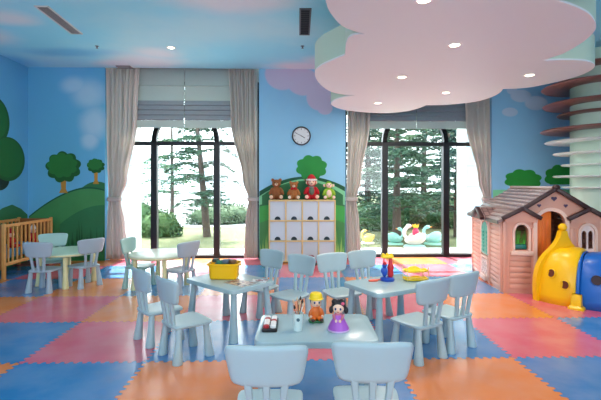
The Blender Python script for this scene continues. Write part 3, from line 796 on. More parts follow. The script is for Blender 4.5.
# paint box on front table
p = at_z(270.5, 325, .49); t = thing('paint_box', 'black tray of white and red paint pots on the front table', 'paint box', (p.x, p.y, TZ), -.02)
bm = B(); rounded(bm, rrect(.098, .23, .012, 3), 0, .022, .004); link('tray', bm, mat('black_plastic', (20, 20, 24), .35), t)
for i in range(6):
    for j in range(2):
        bm = B(); lathe(bm, [(.017, 0), (.019, .002), (.019, .016), (.015, .019)], 18, c=(-.022+.044*j, -.085+.036*i, .0205))
        link('paint_pot', bm, mat('pot_white', (232, 230, 228), .3) if (i+j) % 4 else mat('pot_red', (176, 50, 56), .4), t)
# cup of brushes
p = at_z(298, 330.5, .48); t = thing('brush_cup', 'white tapered cup holding brushes and crayons on the front table', 'cup', (p.x, p.y, TZ))
bm = B(); lathe(bm, [(.026, 0), (.035, .112), (.036, .114), (.033, .114), (.0245, .006)], 32, cap=False)
r_ = bmesh.ops.create_circle(bm, cap_ends=True, radius=.0262, segments=32, matrix=Matrix.Translation((0, 0, .004))); link('cup_body', bm, mat('cup_white', (220, 234, 230), .35), t)
bm = B(); lathe(bm, [(.011, -.001), (.011, .001)], 16, M=Matrix.Rotation(pi/2, 4, 'X'), c=(.0, -.0322, .078)); link('printed_mark', bm, mat('mark_grey', (70, 100, 110), .5), t)
rs = random.Random(3)
for i, c in enumerate([(40, 36, 36), (200, 90, 60), (235, 235, 230), (30, 30, 34), (210, 170, 120), (46, 40, 40), (220, 215, 205), (60, 60, 66), (190, 120, 90)]):
    a = rs.uniform(0, 6.28); r1 = .016; lean = rs.uniform(.008, .022); h = rs.uniform(.14, .195)
    b0 = Vector((-.8*r1*cos(a), -.8*r1*sin(a), .008)); b1 = Vector((lean*1.5*cos(a), lean*1.5*sin(a), h))
    g = thing('paint_brush', 'thin paint brush or crayon standing in the white cup', 'brush', (p.x, p.y, TZ), 0, 'brushes in the white cup')
    bm = B(); tube(bm, [b0, b1], .003, 6); link('handle', bm, mat('brush_%d' % i, c, .5), g)
    bm = B(); v = (b1-b0).normalized(); tube(bm, [b1, b1+v*.01, b1+v*.028], [.004, .008, .002], 8); link('bristles', bm, mat('bristle_dark' if i % 2 else 'bristle_tan', (36, 30, 30) if i % 2 else (214, 190, 160), .8), g)
# boy figurine
def figurine_face(t, hx, hz, r, y):
    for q in (-1, 1):
        bm = B(); ell(bm, (hx+q*r*.42, y-r*.86, hz+r*.06), (r*.2, r*.1, r*.24), 12, 8); link('eye', bm, mat('toy_eye', (28, 52, 96), .2), t)
    bm = B(); ell(bm, (hx, y-r*1.0, hz-r*.18), (r*.13, r*.13, r*.11), 10, 8); link('nose', bm, mat('toy_skin_dark', (232, 170, 140), .4), t)
    bm = B(); ell(bm, (hx, y-r*.90, hz-r*.48), (r*.22, r*.08, r*.06), 10, 6); link('mouth', bm, mat('toy_mouth', (190, 60, 60), .4), t)
skinT = mat('toy_skin', (244, 206, 180), .4)
p = at_z(316, 321.5, .48); t = thing('boy_figurine', 'boy figurine in a yellow cap and orange clothes on the front table', 'figurine', (p.x, p.y, TZ), .12)
bm = B(); rounded(bm, rrect(.105, .085, .03), 0, .014, .005); link('base', bm, mat('toy_green', (38, 118, 74), .4), t)
bm = B(); ell(bm, (0, 0, .062), (.036, .03, .05)); 
for q in (-1, 1):
    ell(bm, (q*.026, -.022, .026), (.02, .034, .016)); ell(bm, (q*.038, -.012, .066), (.014, .016, .034), M=Matrix.Rotation(-q*.35, 4, 'Y'))
o = link('body', bm, mat('toy_orange', (226, 112, 40), .4), t); remesh(o, .003)
for q in (-1, 1):
    bm = B(); ell(bm, (q*.03, -.05, .024), (.014, .014, .012), 12, 8); link('shoe', bm, mat('toy_brown', (70, 40, 34), .4), t)
    bm = B(); ell(bm, (q*.040, -.026, .042), (.010, .010, .010), 12, 8); link('hand', bm, skinT, t)
bm = B(); ell(bm, (0, -.004, .138), (.037, .035, .036)); link('head', bm, skinT, t); figurine_face(t, 0, .136, .036, -.004)
bm = B(); ell(bm, (0, .012, .140), (.041, .034, .036)); link('hair', bm, mat('toy_blue_hair', (52, 92, 130), .4), t)
bm = B(); lathe(bm, [(.050, .156), (.052, .160), (.045, .166), (.043, .185), (.036, .198), (.015, .204)], 28); link('cap', bm, mat('toy_yellow', (246, 208, 30), .35), t)
# girl figurine
p = at_z(338.5, 330, .48); t = thing('girl_figurine', 'girl figurine with black hair and purple dress on the front table', 'figurine', (p.x, p.y, TZ), -.2)
bm = B(); lathe(bm, [(.064, 0), (.069, .006), (.066, .022), (.052, .05), (.034, .082), (.024, .1)], 36); link('dress', bm, mat('toy_purple', (176, 92, 196), .35), t)
bm = B(); lathe(bm, [(.066, -.0005), (.0705, .002), (.0705, .010), (.066, .013)], 36); link('dress_hem', bm, mat('toy_lilac', (222, 196, 232), .4), t)
bm = B(); ell(bm, (0, 0, .098), (.027, .022, .024))
for q in (-1, 1): ell(bm, (q*.026, -.018, .086), (.010, .014, .026), M=Matrix.Rotation(q*.5, 4, 'Y') @ Matrix.Rotation(-.5, 4, 'X'))
o = link('bodice', bm, mat('toy_rose', (198, 110, 130), .4), t); remesh(o, .003)
for q in (-1, 1): bm = B(); ell(bm, (q*.012, -.038, .068), (.009, .009, .011), 12, 8); link('hand', bm, skinT, t)
bm = B(); ell(bm, (0, -.006, .145), (.037, .035, .035)); link('head', bm, skinT, t); figurine_face(t, 0, .143, .036, -.006)
bm = B(); ell(bm, (0, .010, .158), (.047, .040, .042)); ell(bm, (-.024, -.006, .186), (.022, .02, .018)); ell(bm, (.022, -.004, .186), (.022, .02, .018))
for q in (-1, 1): ell(bm, (q*.049, .006, .128), (.015, .016, .024))
o = link('hair', bm, mat('toy_black_hair', (24, 20, 26), .35), t); remesh(o, .003)
bm = B(); ell(bm, (.03, -.03, .18), (.012, .006, .010), 10, 8); link('hair_flower', bm, mat('toy_pink', (226, 90, 120), .4), t)
# yellow bin
p = at_z(224.5, 278, .48); t = thing('storage_bin', 'yellow plastic bin full of toys on the left table', 'bin', (p.x, p.y, TZ), -.03)
yel = mat('bin_yellow', (250, 190, 10), .35)
bm = B(); P0 = rrect(.27, .18, .03)
prism(bm, P0, [(.014, 0), (0, .012), (-.012, .14), (-.026, .142), (-.028, .155), (-.022, .160), (-.012, .156), (-.006, .14), (.012, .02)]); link('bin_shell', bm, yel, t)
bm = B(); prism(bm, rrect(.06, .012, .004, 3), [(0, 0), (0, .012)], Matrix.Translation((.165, 0, .128)) @ Matrix.Rotation(pi/2, 4, 'Z')); link('handle', bm, yel, t)
for i, (dx, dy, c, w) in enumerate(((-.02, -.01, (42, 120, 96), .11), (.03, .03, (70, 84, 100), .09), (.085, -.02, (120, 90, 60), .07), (-.09, .02, (60, 80, 70), .06), (.02, -.04, (90, 110, 130), .06))):
    o = link('toy_block', rounded(B(), rrect(w, .06, .012, 3), 0, .035, .006), mat('block_%d' % i, c, .5)); o.location = (p.x+dx, p.y+dy, TZ+.145+.004*i); o.rotation_euler = (0, 0, .35*i)
    tag(o, ['green toy block on top of the yellow bin', 'slate blue toy block in the yellow bin towards the back', 'brown toy block at the right in the yellow bin', 'dark green toy block at the left in the yellow bin', 'pale blue toy block at the front of the yellow bin'][i], 'toy block', 'toy blocks in the yellow bin')
bm = B(); rounded(bm, rrect(.2, .12, .02), .02, .144, .01)
o = link('toy_heap', bm, mat('toy_heap', (96, 104, 96), .7, noise=.6, nscale=30)); o.location = (p.x, p.y, TZ+.004); tag(o, 'mixed small toys filling the yellow bin', 'toys', kind='stuff')
# magazines
def magazine(px, py, rz, w, h, c1, c2, label):
    q = at_z(px, py, .482); s = N('printed_cover_'+label[:5].strip(), .35)
    v = s.noise(38, 2); s.color(s.mix(s.mapr(v, .45, .55), lin(c1), s.mix(s.mapr(s.noise(14, 1), .45, .55), lin(c2), lin((120, 60, 54)))))
    t = thing('picture_book', label, 'book', (q.x, q.y, TZ), rz)
    link('pages', box(B(), -w/2+.003, w/2-.003, -h/2+.003, h/2-.003, 0, .005), mat('paper', (236, 234, 226), .7), t, smooth=False)
    link('cover', box(B(), -w/2, w/2, -h/2, h/2, .005, .0062), s.m, t, smooth=False)
magazine(240.5, 283.2, aL+.02, .27, .19, (196, 180, 160), (58, 62, 78), 'large printed picture book lying beside the yellow bin')
magazine(259, 281, aL+.5, .16, .11, (214, 218, 222), (70, 84, 96), 'small pale picture book near the right edge of the left table')
# red-blue toy
p = at_z(387.3, 280.5, .48); t = thing('toy_rocket_stand', 'red and blue toy stand with a yellow top on the right table', 'toy', (p.x, p.y, TZ))
blueT, redT, yelT = mat('toy_blue', (28, 78, 178), .35), mat('toy_red', (206, 34, 48), .35), mat('toy_yellow2', (250, 214, 40), .35)
bm = B(); lathe(bm, [(.066, 0), (.070, .006), (.068, .024), (.055, .034)], 32); link('base', bm, blueT, t)
bm = B(); lathe(bm, [(.020, .034), (.030, .06), (.026, .10), (.034, .13), (.022, .16), (.018, .20), (.012, .225)], 20, c=(.032, 0, 0)); link('red_tower', bm, redT, t)
bm = B(); ell(bm, (-.03, -.005, .085), (.026, .024, .05)); ell(bm, (-.03, -.008, .15), (.024, .022, .028)); ell(bm, (-.055, -.01, .10), (.012, .012, .03)); ell(bm, (-.012, -.018, .10), (.012, .012, .03)); o = link('blue_figure', bm, blueT, t); remesh(o, .004)
bm = B(); ell(bm, (-.03, -.02, .172), (.018, .014, .018)); link('figure_cap', bm, redT, t)
bm = B(); lathe(bm, [(.006, .17), (.006, .235)], 10, c=(-.03, .015, 0)); link('rod', bm, redT, t)
bm = B(); rounded(bm, rrect(.125, .06, .025), .222, .25, .008); link('yellow_top', bm, yelT, t)
for x in (-.04, 0, .04):
    bm = B(); ell(bm, (x, 0, .255), (.016, .022, .014), 12, 8); link('knob', bm, yelT, t)
p = at_z(373.5, 281, .48); t = thing('toy_shovel', 'flat orange-red toy piece lying left of the red and blue toy', 'toy', (p.x, p.y, TZ), .3)
orT = mat('orange_red', (240, 96, 60), .4)
bm = B(); rounded(bm, catmull([(-.05, -.02), (0, -.032), (.04, -.02), (.045, .02), (0, .03), (-.045, .02)], 4), 0, .012, .004); link('blade', bm, orT, t)
bm = B(); tube(bm, [(.04, 0, .008), (.085, .004, .010)], .007, 8); link('handle', bm, orT, t)
# yellow two-tier tray
p = at_z(415.5, 280, .48); t = thing('tiered_tray', 'yellow two tier toy tray with clear posts on the right table', 'toy', (p.x, p.y, TZ), aL*0+.15)
yt = mat('tray_yellow', (250, 216, 40), .3)
def wavy(z, peak):
    bm = B(); n = 60; R = []
    for (ins, zz) in ((.02, 0), (0, .004), (-.004, .017), (.004, .017), (.012, .008)):
        rg = []
        for i in range(n):
            a = 2*pi*i/n; rx, ry = .118-ins, .072-ins; w = .005*sin(a*6) if zz > .012 else 0
            k = peak*math.exp(-((a-pi/2)/.35)**2) if zz > .012 else 0
            rg.append(bm.verts.new((rx*math.copysign(abs(cos(a))**.7, cos(a)), ry*math.copysign(abs(sin(a))**.7, sin(a)), z+zz+w+k)))
        R.append(rg)
    for a, b in zip(R, R[1:]):
        for i in range(n): bm.faces.new((a[i], a[(i+1) % n], b[(i+1) % n], b[i]))
    bm.faces.new(R[0][::-1]); bm.faces.new(R[-1]); return bm
link('lower_tier', wavy(.004, 0), yt, t); link('upper_tier', wavy(.085, .02), yt, t)
for sx in (-1, 1):
    for sy in (-1, 1): bm = B(); lathe(bm, [(.003, 0), (.003, .13), (.005, .132)], 10, c=(sx*.108, sy*.058, 0)); link('post', bm, mat('clear_post', (226, 214, 150), .2), t)

# ================================================================ PLAYHOUSE
HP = cw(2.655, 5.50); HQ = cw(2.86, 6.93)
hrz = atan2(HQ.y-HP.y, HQ.x-HP.x)-pi/2
W, D = 1.27, 1.44
H = thing('playhouse', 'pink plastic playhouse with dark gabled roof and green shutters', 'playhouse', (HP.x, HP.y, 0), hrz)
def siding(name, axis):
    s = N(name, .42)
    tcn = s.nt.nodes.new('ShaderNodeTexCoord'); sp = s.nt.nodes.new('ShaderNodeSeparateXYZ'); s.nt.links.new(tcn.outputs['Object'], sp.inputs[0])
    fz = s.math('FRACT', s.math('MULTIPLY', sp.outputs[2], 15.0))
    g = s.mapr(fz, .0, .22, 0, 1)
    c = lin((214, 154, 132)); s.color(s.mix(g, lin((176, 112, 94)), c)); s.bump(s.math('ADD', g, s.math('MULTIPLY', fz, .6)), .9, .02); return s.m
sid = siding('pink_siding', 'x'); pk = mat('pink_plastic', (216, 158, 136), .4); pkL = mat('pale_pink_plastic', (232, 196, 178), .4)
brn = mat('roof_trim_brown', (58, 34, 32), .4)
def archhole(cx, w, z0, zs, rise, n=12): return [(cx-w/2, z0), (cx+w/2, z0)]+[(cx+w/2*cos(a*pi/n), zs+rise*sin(a*pi/n)) for a in range(n+1)]
PK = .63; zE, zP = .985, 1.375
def rz_(x): return zP-(abs(x-PK))*(zP-zE)/PK
outer = [(0, 0), (PK-.2, 0), (PK-.2, 0), (W, 0), (W, rz_(W)), (PK, zP), (0, zE)]
outer = [(0, 0), (W-.02, 0), (W-.02, rz_(W)-.02), (PK, zP-.03), (0.0, zE-.02)]
holes = [archhole(.235, .165, .565, .80, .10), archhole(PK-.04, .34, .05, .92, .16), archhole(1.03, .17, .565, .80, .10)]
bm = B(); plate(bm, outer, holes, .05, Matrix()); link('front_wall', bm, pk, H, smooth=False)
# raised siding boards on front
for xa, xb, za, zb_ in ((.09, .40, .06, .50), (.90, 1.20, .06, .50)):
    for k in range(6):
        z = za+(zb_-za)*k/6; link('siding_board', box(B(), xa, xb, -.014, .004, z, z+(zb_-za)/6-.012, .004), pk, H)
for x in (.0, .355, .815, W-.07): link('corner_post', box(B(), x, x+.055, -.022, .02, 0, .94 if x in (.0, W-.08) else .86, .008), pk, H)
def arch_trim(cx, w, z0, zs, rise, t, y, m, parent, name, closed=False, axis='x', d=.02):
    o_ = [(cx+(w/2+t)*cos(a*pi/16), zs+(rise+t)*sin(a*pi/16)) for a in range(17)]; i_ = [(cx+w/2*cos(a*pi/16), zs+rise*sin(a*pi/16)) for a in range(17)]
    o_ = [(cx+w/2+t, z0)]+o_+[(cx-w/2-t, z0)]; i_ = [(cx+w/2, z0)]+i_+[(cx-w/2, z0)]
    bm = B(); n = len(o_); V = []
    for L, yy in ((o_, y), (i_, y), (i_, y+d), (o_, y+d)): V.append([bm.verts.new((x, yy, z)) for x, z in L])
    for a, b in ((0, 1), (1, 2), (2, 3), (3, 0)):
        for k in range(n-1): bm.faces.new((V[a][k], V[a][k+1], V[b][k+1], V[b][k]))
    bm.faces.new([V[k][0] for k in range(4)]); bm.faces.new([V[k][-1] for k in range(4)][::-1])
    return link(name, bm, m, parent, angle=30)
arch_trim(PK-.04, .34, .03, .92, .16, .045, -.03, pkL, H, 'door_surround', d=.035)
arch_trim(.235, .165, .56, .80, .10, .03, -.02, pkL, H, 'window_surround'); arch_trim(1.03, .17, .56, .80, .10, .03, -.02, pkL, H, 'window_surround')
for cx in (.235, 1.03): link('window_sill', box(B(), cx-.14, cx+.14, -.045, .02, .50, .555, .01), pkL, H)
# right window: two pale lights
bm = B(); plate(bm, archhole(1.03, .168, .566, .80, .10), [archhole(0.992, .055, .60, .79, .04, 8), archhole(1.068, .055, .60, .79, .04, 8)], .02, Matrix.Translation((0, .0, 0))); link('window_lattice', bm, mat('window_white', (228, 206, 200), .4), H, smooth=False)
# left window: teal planter with leaves inside
link('planter', box(B(), .16, .31, .02, .10, .575, .635, .012), mat('teal_plastic', (20, 108, 100), .35), H)
bm = B()
for i in range(26):
    x = .165+.14*random.random(); y = .04+.04*random.random(); h = .10+.13*random.random(); dx = random.uniform(-.03, .03)
    v = [bm.verts.new(q) for q in ((x-.006, y, .63), (x+.006, y+.003, .63), (x+dx+.002, y+.004, .63+h))]; bm.faces.new(v)
    v = [bm.verts.new(q) for q in ((x, y-.006, .63), (x, y+.006, .63), (x+dx, y, .63+h*.9))]; bm.faces.new(v)
link('planter_leaves', bm, mat('grass_leaf', (110, 196, 80), .6), H, smooth=False)
link('counter', box(B(), .12, .36, .05, .14, .46, .56, .01), mat('orange_plastic', (236, 116, 40), .4), H)
# orange door
door = link('door_leaf', box(B(), 0, .24, 0, .025, .04, 1.09, .01), mat('door_orange', (250, 130, 48), .4), H); door.location = (PK-.23, .06, 0); door.rotation_euler = (0, 0, .12)
for k in range(4): link('door_groove', box(B(), .015+.055*k, .05+.055*k, -.006, .004, .10, .96, .003), MATS['door_orange'], door)
# side wall (left)
Ms = Matrix(((0, 1, 0, 0), (1, 0, 0, 0), (0, 0, 1, 0), (0, 0, 0, 1)))
sy = .70
bm = B(); plate(bm, [(0.0, 0), (D, 0), (D, zE-.03), (0, zE-.03)], [archhole(sy, .30, .42, .76, .13)], .045, Ms); link('side_wall', bm, pk, H, smooth=False)
for ya, yb_ in ((.07, .46), (.96, 1.38)):
    for k in range(14):
        z = .04+.90*k/14; link('siding_board', box(B(), -.016, .004, ya, yb_, z, z+.052, .006), pk, H)
for y in (0, .47, .89, D-.06): link('corner_post', box(B(), -.024, .02, y, y+.06, 0, .94, .008), pk, H)
arch_trim2 = arch_trim(sy, .30, .42, .76, .13, .035, -.03, pkL, H, 'window_surround'); arch_trim2.matrix_local = Ms
# green shutters
for s_ in (0, 1):
    bm = B(); y0 = sy-.17+.17*s_
    P_ = [(y0, .40), (y0+.165, .40)]+([(y0+.165, .80+.08), (y0+.08, .86), (y0, .78)] if s_ else [(y0+.165, .78), (y0+.08, .86), (y0, .88)])
    P_ = [(y0, .40), (y0+.165, .40), (y0+.165, .76 if s_ else .885), (y0+.08, .85), (y0, .885 if s_ else .76)]
    plate(bm, P_, [], .022, Ms @ Matrix.Translation((0, -.028, 0))); sh_ = link('shutter', bm, mat('shutter_teal', (26, 160, 136), .35), H, smooth=False)
    for k in range(6): link('shutter_slat', box(B(), -.036, -.026, y0+.025, y0+.14, .43+.055*k, .465+.055*k, .003), MATS['shutter_teal'], sh_)
# trellis
bm = B()
for k in range(-4, 6):
    for sg in (1, -1):
        a0 = Vector((-.03, sy+.08*k, .06)); a1 = a0+Vector((0, sg*.26, .26))
        pts = []
        for i in range(9):
            q = a0.lerp(a1, i/8)
            if sy-.14 <= q.y <= sy+.14: pts.append(q)
        if len(pts) > 1: tube(bm, [pts[0], pts[-1]], .010, 5)
link('trellis', bm, mat('trellis_white', (236, 220, 212), .4), H)
link('trellis_frame', box(box(box(B(), -.034, -.0, sy-.16, sy-.135, .04, .36), -.034, 0, sy+.135, sy+.16, .04, .36), -.036, 0, sy-.16, sy+.16, .34, .37), pkL, H, smooth=False)
link('flower_box', box(B(), -.06, -.02, sy-.12, sy+.12, .02, .10, .012), pkL, H)
# back and right walls
link('back_wall', plate(B(), outer, [archhole(.25, .25, .5, .8, .1)], .04, Matrix.Translation((0, D-.04, 0))), sid, H, smooth=False)
link('side_wall', plate(B(), [(0, 0), (D, 0), (D, rz_(W)-.03), (0, rz_(W)-.03)], [], .045, Matrix.Translation((W-.045, 0, 0)) @ Ms), sid, H, smooth=False)
# roof
rs_ = N('roof_shingles', .28)
tcn = rs_.nt.nodes.new('ShaderNodeTexCoord'); br = rs_.nt.nodes.new('ShaderNodeTexBrick'); mp = rs_.nt.nodes.new('ShaderNodeMapping')
sp = rs_.nt.nodes.new('ShaderNodeSeparateXYZ'); rs_.nt.links.new(tcn.outputs['Object'], sp.inputs[0]); cb = rs_.nt.nodes.new('ShaderNodeCombineXYZ')
rs_.nt.links.new(sp.outputs[1], cb.inputs[0]); rs_.nt.links.new(sp.outputs[0], cb.inputs[1]); rs_.nt.links.new(cb.outputs[0], br.inputs['Vector'])
br.inputs['Scale'].default_value = 1; br.inputs['Brick Width'].default_value = .10; br.inputs['Row Height'].default_value = .075; br.inputs['Mortar Size'].default_value = .007
br.inputs['Color1'].default_value = lin((150, 122, 116)); br.inputs['Color2'].default_value = lin((120, 92, 88)); br.inputs['Mortar'].default_value = lin((74, 50, 48))
rs_.color(br.outputs['Color']); rs_.bump(br.outputs['Fac'], -.9, .02)
ov = .06
for sg in (-1, 1):
    xe = PK+sg*(PK+ov+.02); ze = zP-(PK+ov+.02)*(zP-zE)/PK
    bm = B(); n = 10
    # stepped shingle courses
    for k in range(n):
        t0, t1 = k/n, (k+1)/n
        xa, za = PK+(xe-PK)*t0, zP+(ze-zP)*t0; xb, zb2 = PK+(xe-PK)*t1, zP+(ze-zP)*t1
        v = [bm.verts.new(q) for q in ((xa, -ov, za-.03), (xb, -ov, zb2-.03), (xb, -ov, zb2+.018), (xa, -ov, za+.002), (xa, D+ov, za-.03), (xb, D+ov, zb2-.03), (xb, D+ov, zb2+.018), (xa, D+ov, za+.002))]
        for f in ((0, 1, 2, 3), (7, 6, 5, 4), (0, 4, 5, 1), (1, 5, 6, 2), (2, 6, 7, 3), (3, 7, 4, 0)): bm.faces.new([v[i] for i in f])
    link('roof_slope', bm, rs_.m, H, smooth=False)
link('ridge_cap', box(B(), PK-.04, PK+.04, -ov, D+ov, zP-.01, zP+.025, .01), mat('ridge_cap', (158, 128, 122), .3), H)
def fascia(x0, z0, x1, z1, y=-ov-.03, w=.05, d=.06):
    v = Vector((x1-x0, 0, z1-z0)); M = Matrix.Translation((x0, y, z0)) @ Matrix.Rotation(-atan2(v.z, v.x), 4, 'Y')
    return link('roof_trim', box(B(), -.01, v.length+.01, 0, d, -w*.5, w*.5, .008, M=M), brn, H)
fascia(PK, zP-.005, .26, 1.125); fascia(PK, zP-.005, 1.01, 1.125)
# small gables over the windows
for cx in (.235, 1.03):
    fascia(cx-.25, .985, cx, 1.115, -ov-.035); fascia(cx, 1.115, cx+.21, .99, -ov-.035)
    bm = B(); plate(bm, [(cx-.21, .93), (cx+.18, .93), (cx+.18, 1.0), (cx, 1.10), (cx-.21, 1.0)], [], .03, Matrix.Translation((0, -.035, 0))); link('gable_panel', bm, pk, H, smooth=False)
    bm = B()
    for (xa, za, xb, zb2) in ((cx-.25, .985, cx, 1.125), (cx, 1.125, cx+.22, .985)):
        v = [bm.verts.new(q) for q in ((xa, -ov, za), (xb, -ov, zb2), (xb, .25, zb2), (xa, .25, za), (xa, -ov, za-.02), (xb, -ov, zb2-.02), (xb, .25, zb2-.02), (xa, .25, za-.02))]
        for f in ((0, 1, 2, 3), (7, 6, 5, 4), (0, 4, 5, 1), (1, 5, 6, 2), (2, 6, 7, 3), (3, 7, 4, 0)): bm.faces.new([v[i] for i in f])
    link('dormer_roof', bm, rs_.m, H, smooth=False)
# ogee knob on peak and hearts
bm = B(); ell(bm, (PK, -ov-.005, zP+.012), (.05, .035, .035)); link('peak_cap', bm, brn, H)
for (hx, hz, s) in ((PK, 1.24, .034), (PK-.18, 1.15, .024), (PK+.14, 1.15, .024)):
    pts = []
    for i in range(28):
        a = 2*pi*i/28; pts.append((hx+s*.062*16*sin(a)**3, hz+s*.062*(13*cos(a)-5*cos(2*a)-2*cos(3*a)-cos(4*a))))
    bm = B(); plate(bm, pts[::-1], [], .02, Matrix.Translation((0, -.012, 0))); link('heart', bm, mat('heart_dark', (70, 50, 84), .4), H, smooth=False)
# side dormer on the left slope
bm = B()
for (ya, yb2) in ((sy-.24, sy), (sy, sy+.24)):
    za, zb2 = (.955, 1.085) if yb2 == sy else (1.085, .955)
    v = [bm.verts.new(q) for q in ((-.12, ya, za), (-.12, yb2, zb2), (.22, yb2, zb2), (.22, ya, za), (-.12, ya, za-.03), (-.12, yb2, zb2-.03), (.22, yb2, zb2-.03), (.22, ya, za-.03))]
    for f in ((0, 1, 2, 3), (7, 6, 5, 4), (0, 4, 5, 1), (1, 5, 6, 2), (2, 6, 7, 3), (3, 7, 4, 0)): bm.faces.new([v[i] for i in f])
link('dormer_roof', bm, rs_.m, H, smooth=False)
bm = B(); plate(bm, [(sy-.2, .93), (sy+.2, .93), (sy+.2, .96), (sy, 1.06), (sy-.2, .96)], [], .03, Ms @ Matrix.Translation((0, -.07, 0))); link('gable_panel', bm, brn, H, smooth=False)

for (ya, za, yb2, zb2) in ((sy-.25, .95, sy, 1.085), (sy, 1.085, sy+.25, .95)):
    v = Vector((0, yb2-ya, zb2-za)); M = Matrix.Translation((-.13, ya, za)) @ Matrix.Rotation(atan2(v.z, v.y), 4, 'X')
    link('roof_trim', box(B(), -.03, .03, -.01, v.length+.01, -.03, .015, .006, M=M), brn, H)
# ---- tunnel
TC = (3.26, 5.20); TS = cw(*TC)
T = thing('crawl_tunnel', 'yellow and blue plastic crawl tunnel with round portholes before the playhouse', 'tunnel', (TS.x, TS.y, 0), -YAW)
yP, bP = mat('tunnel_yellow', (240, 186, 10), .3), mat('tunnel_blue', (24, 96, 180), .3)
STN = [(3.26, 5.20, .14, -.99), (3.44, 5.06, .70, -.71), (3.80, 4.84, .85, -.52), (4.20, 4.60, .85, -.52)]
def station(t):
    k = min(int(t), 2); f = t-k; a, b = STN[k], STN[k+1]
    c = [a[i]+(b[i]-a[i])*f for i in range(4)]; v = Vector((c[2], c[3])).normalized()
    return Vector((c[0]-TC[0], c[1]-TC[1], 0)), Vector((v.x, v.y, 0)), Vector((v.y, -v.x, 0))   # centre, axis, left side
def tp(t, x, z): c, a_, lft = station(t); q = c+lft*x; return Vector((q.x, q.y, z))
def horseshoe(r, h, n=28):
    out = []
    for i in range(n+1):
        a = pi*i/n; out.append((r*math.copysign(abs(cos(a))**.72, cos(a)), h*abs(sin(a))**.85))
    return out
def seg(y0, y1, r, h, m, name, bulge=.035, n=12):
    bm = B(); rows = []
    for k in range(n+1):
        t = k/n; e = bulge*sin(pi*t)**.6
        rows.append([bm.verts.new(tp(y0+(y1-y0)*t, x, z)) for x, z in horseshoe(r+e, h+e)])
    for k in range(n):
        for i in range(len(rows[0])-1): bm.faces.new((rows[k][i], rows[k][i+1], rows[k+1][i+1], rows[k+1][i]))
    o = link(name, bm, m, T); md = o.modifiers.new('s', 'SOLIDIFY'); md.thickness = .02; md.offset = -1; return o
seg(.0, 1, .34, .62, yP, 'yellow_section'); seg(1, 2, .34, .585, bP, 'blue_section'); seg(2, 2.9, .34, .60, yP, 'yellow_section')
for y, m in ((1, bP), (2, bP)): seg(y-.04, y+.04, .36, .61, m, 'joint_ring', .004, 3)
# entrance crest with knob
crest = [(.375, 0), (.38, .22), (.35, .40), (.27, .54), (.15, .65), (.07, .75), (.04, .85)]
crest = catmull(crest, 4, False); crest = crest+[(-x, z) for x, z in crest[::-1]]
inn = horseshoe(.31, .56)
loop = crest+[(x, max(z, .0)) for x, z in inn[::-1]]
bm = B(); plate(bm, loop, [], .07, Matrix.Rotation(.14, 4, 'Z') @ Matrix.Translation((0, -.03, 0))); link('entrance_arch', bm, yP, T, angle=30)
bm = B(); ell(bm, (0, 0, .89), .05); link('knob', bm, yP, T)
# portholes on the left-hand side (world view side is local -x or +x)
hole = mat('porthole_dark', (96, 40, 24), .5); rimM = mat('porthole_rim', (214, 160, 30), .35)
def porthole(t, z, sgn, m, rm, h, rr=.045):
    e = .035*abs(sin(pi*(t % 1)))**.6; hs = horseshoe(.34+e+.006, h+e+.006, 300)
    i = min(range(len(hs)), key=lambda k_: abs(hs[k_][1]-z)+(0 if hs[k_][0]*sgn > 0 else 9)); best = hs[i]
    c, ax_, lft = station(t); nb = hs[max(0, i-4)]; na = hs[min(len(hs)-1, i+4)]
    tx, tz = nb[0]-na[0], nb[1]-na[1]
    nn = (lft*abs(tz)*sgn+Vector((0, 0, abs(tx)))).normalized(); pos = tp(t, best[0], best[1])
    M = nn.to_track_quat('Z', 'Y').to_matrix().to_4x4()
    bm = B(); lathe(bm, [(rr*1.22, -.03), (rr*1.2, .004), (rr*1.05, .008), (rr, .0), (rr, -.02)], 32, c=pos, M=M, cap=False); p = link('porthole_ring', bm, rm, T)
    bm = B(); lathe(bm, [(rr*1.01, -.02), (rr*1.01, -.0015)], 32, c=pos, M=M); link('porthole', bm, m, p)
porthole(.38, .36, 1, hole, yP, .62); porthole(.72, .25, 1, hole, yP, .62); porthole(1.36, .34, 1, mat('porthole_blue_dark', (52, 28, 34), .5), bP, .585, .055)
porthole(1.6, .34, -1, MATS['porthole_blue_dark'], bP, .585, .055)
for y in (1, 2):
    for sgn in (-1, 1):
        bm = B(); pp = tp(y, sgn*.40, 0); c, ax_, lft = station(y)
        prism(bm, rrect(.13, .16, .03), [(.0, 0), (.0, .02), (.025, .04), (.04, .16), (.048, .17)], Matrix.Translation(pp) @ Matrix.Rotation(atan2(ax_.y, ax_.x)-pi/2, 4, 'Z')); link('foot_clamp', bm, yP, T)

# ================================================================ OUTSIDE
GZ = -.15
s = N('lawn', .9); s.color(s.mix(s.mapr(s.noise(.8, 5), .3, .7), lin((78, 86, 50)), lin((92, 98, 60)))); s.bump(s.noise(30, 3), .5, .03)
bm = B(); box(bm, -40, 40, WY+.35, 60, GZ-.3, GZ); lw = struct('ground', bm, s.m, 'lawn outside the windows', smooth=False)
bm = B(); box(bm, -40, -.1, 15.5, 60, GZ, GZ+.004); pv_ = struct('path', bm, mat('pale_paving', (150, 156, 158), .8), 'pale paving beyond the lawn', smooth=False)
terr = struct('terrace', box(B(), -8, 12, WY+.4, 9.55, GZ, GZ+.02), mat('terrace_stone', (232, 232, 226), .7, noise=.05), 'pale terrace outside the windows', smooth=False)
bark = mat('bark', (74, 62, 54), .9, noise=.3, nscale=20, bump=.6, bscale=30)
needles = [mat('needles_a', (58, 88, 66), .8, noise=.4, nscale=5), mat('needles_b', (72, 106, 72), .8, noise=.4, nscale=5), mat('needles_c', (48, 78, 64), .8, noise=.4, nscale=5)]
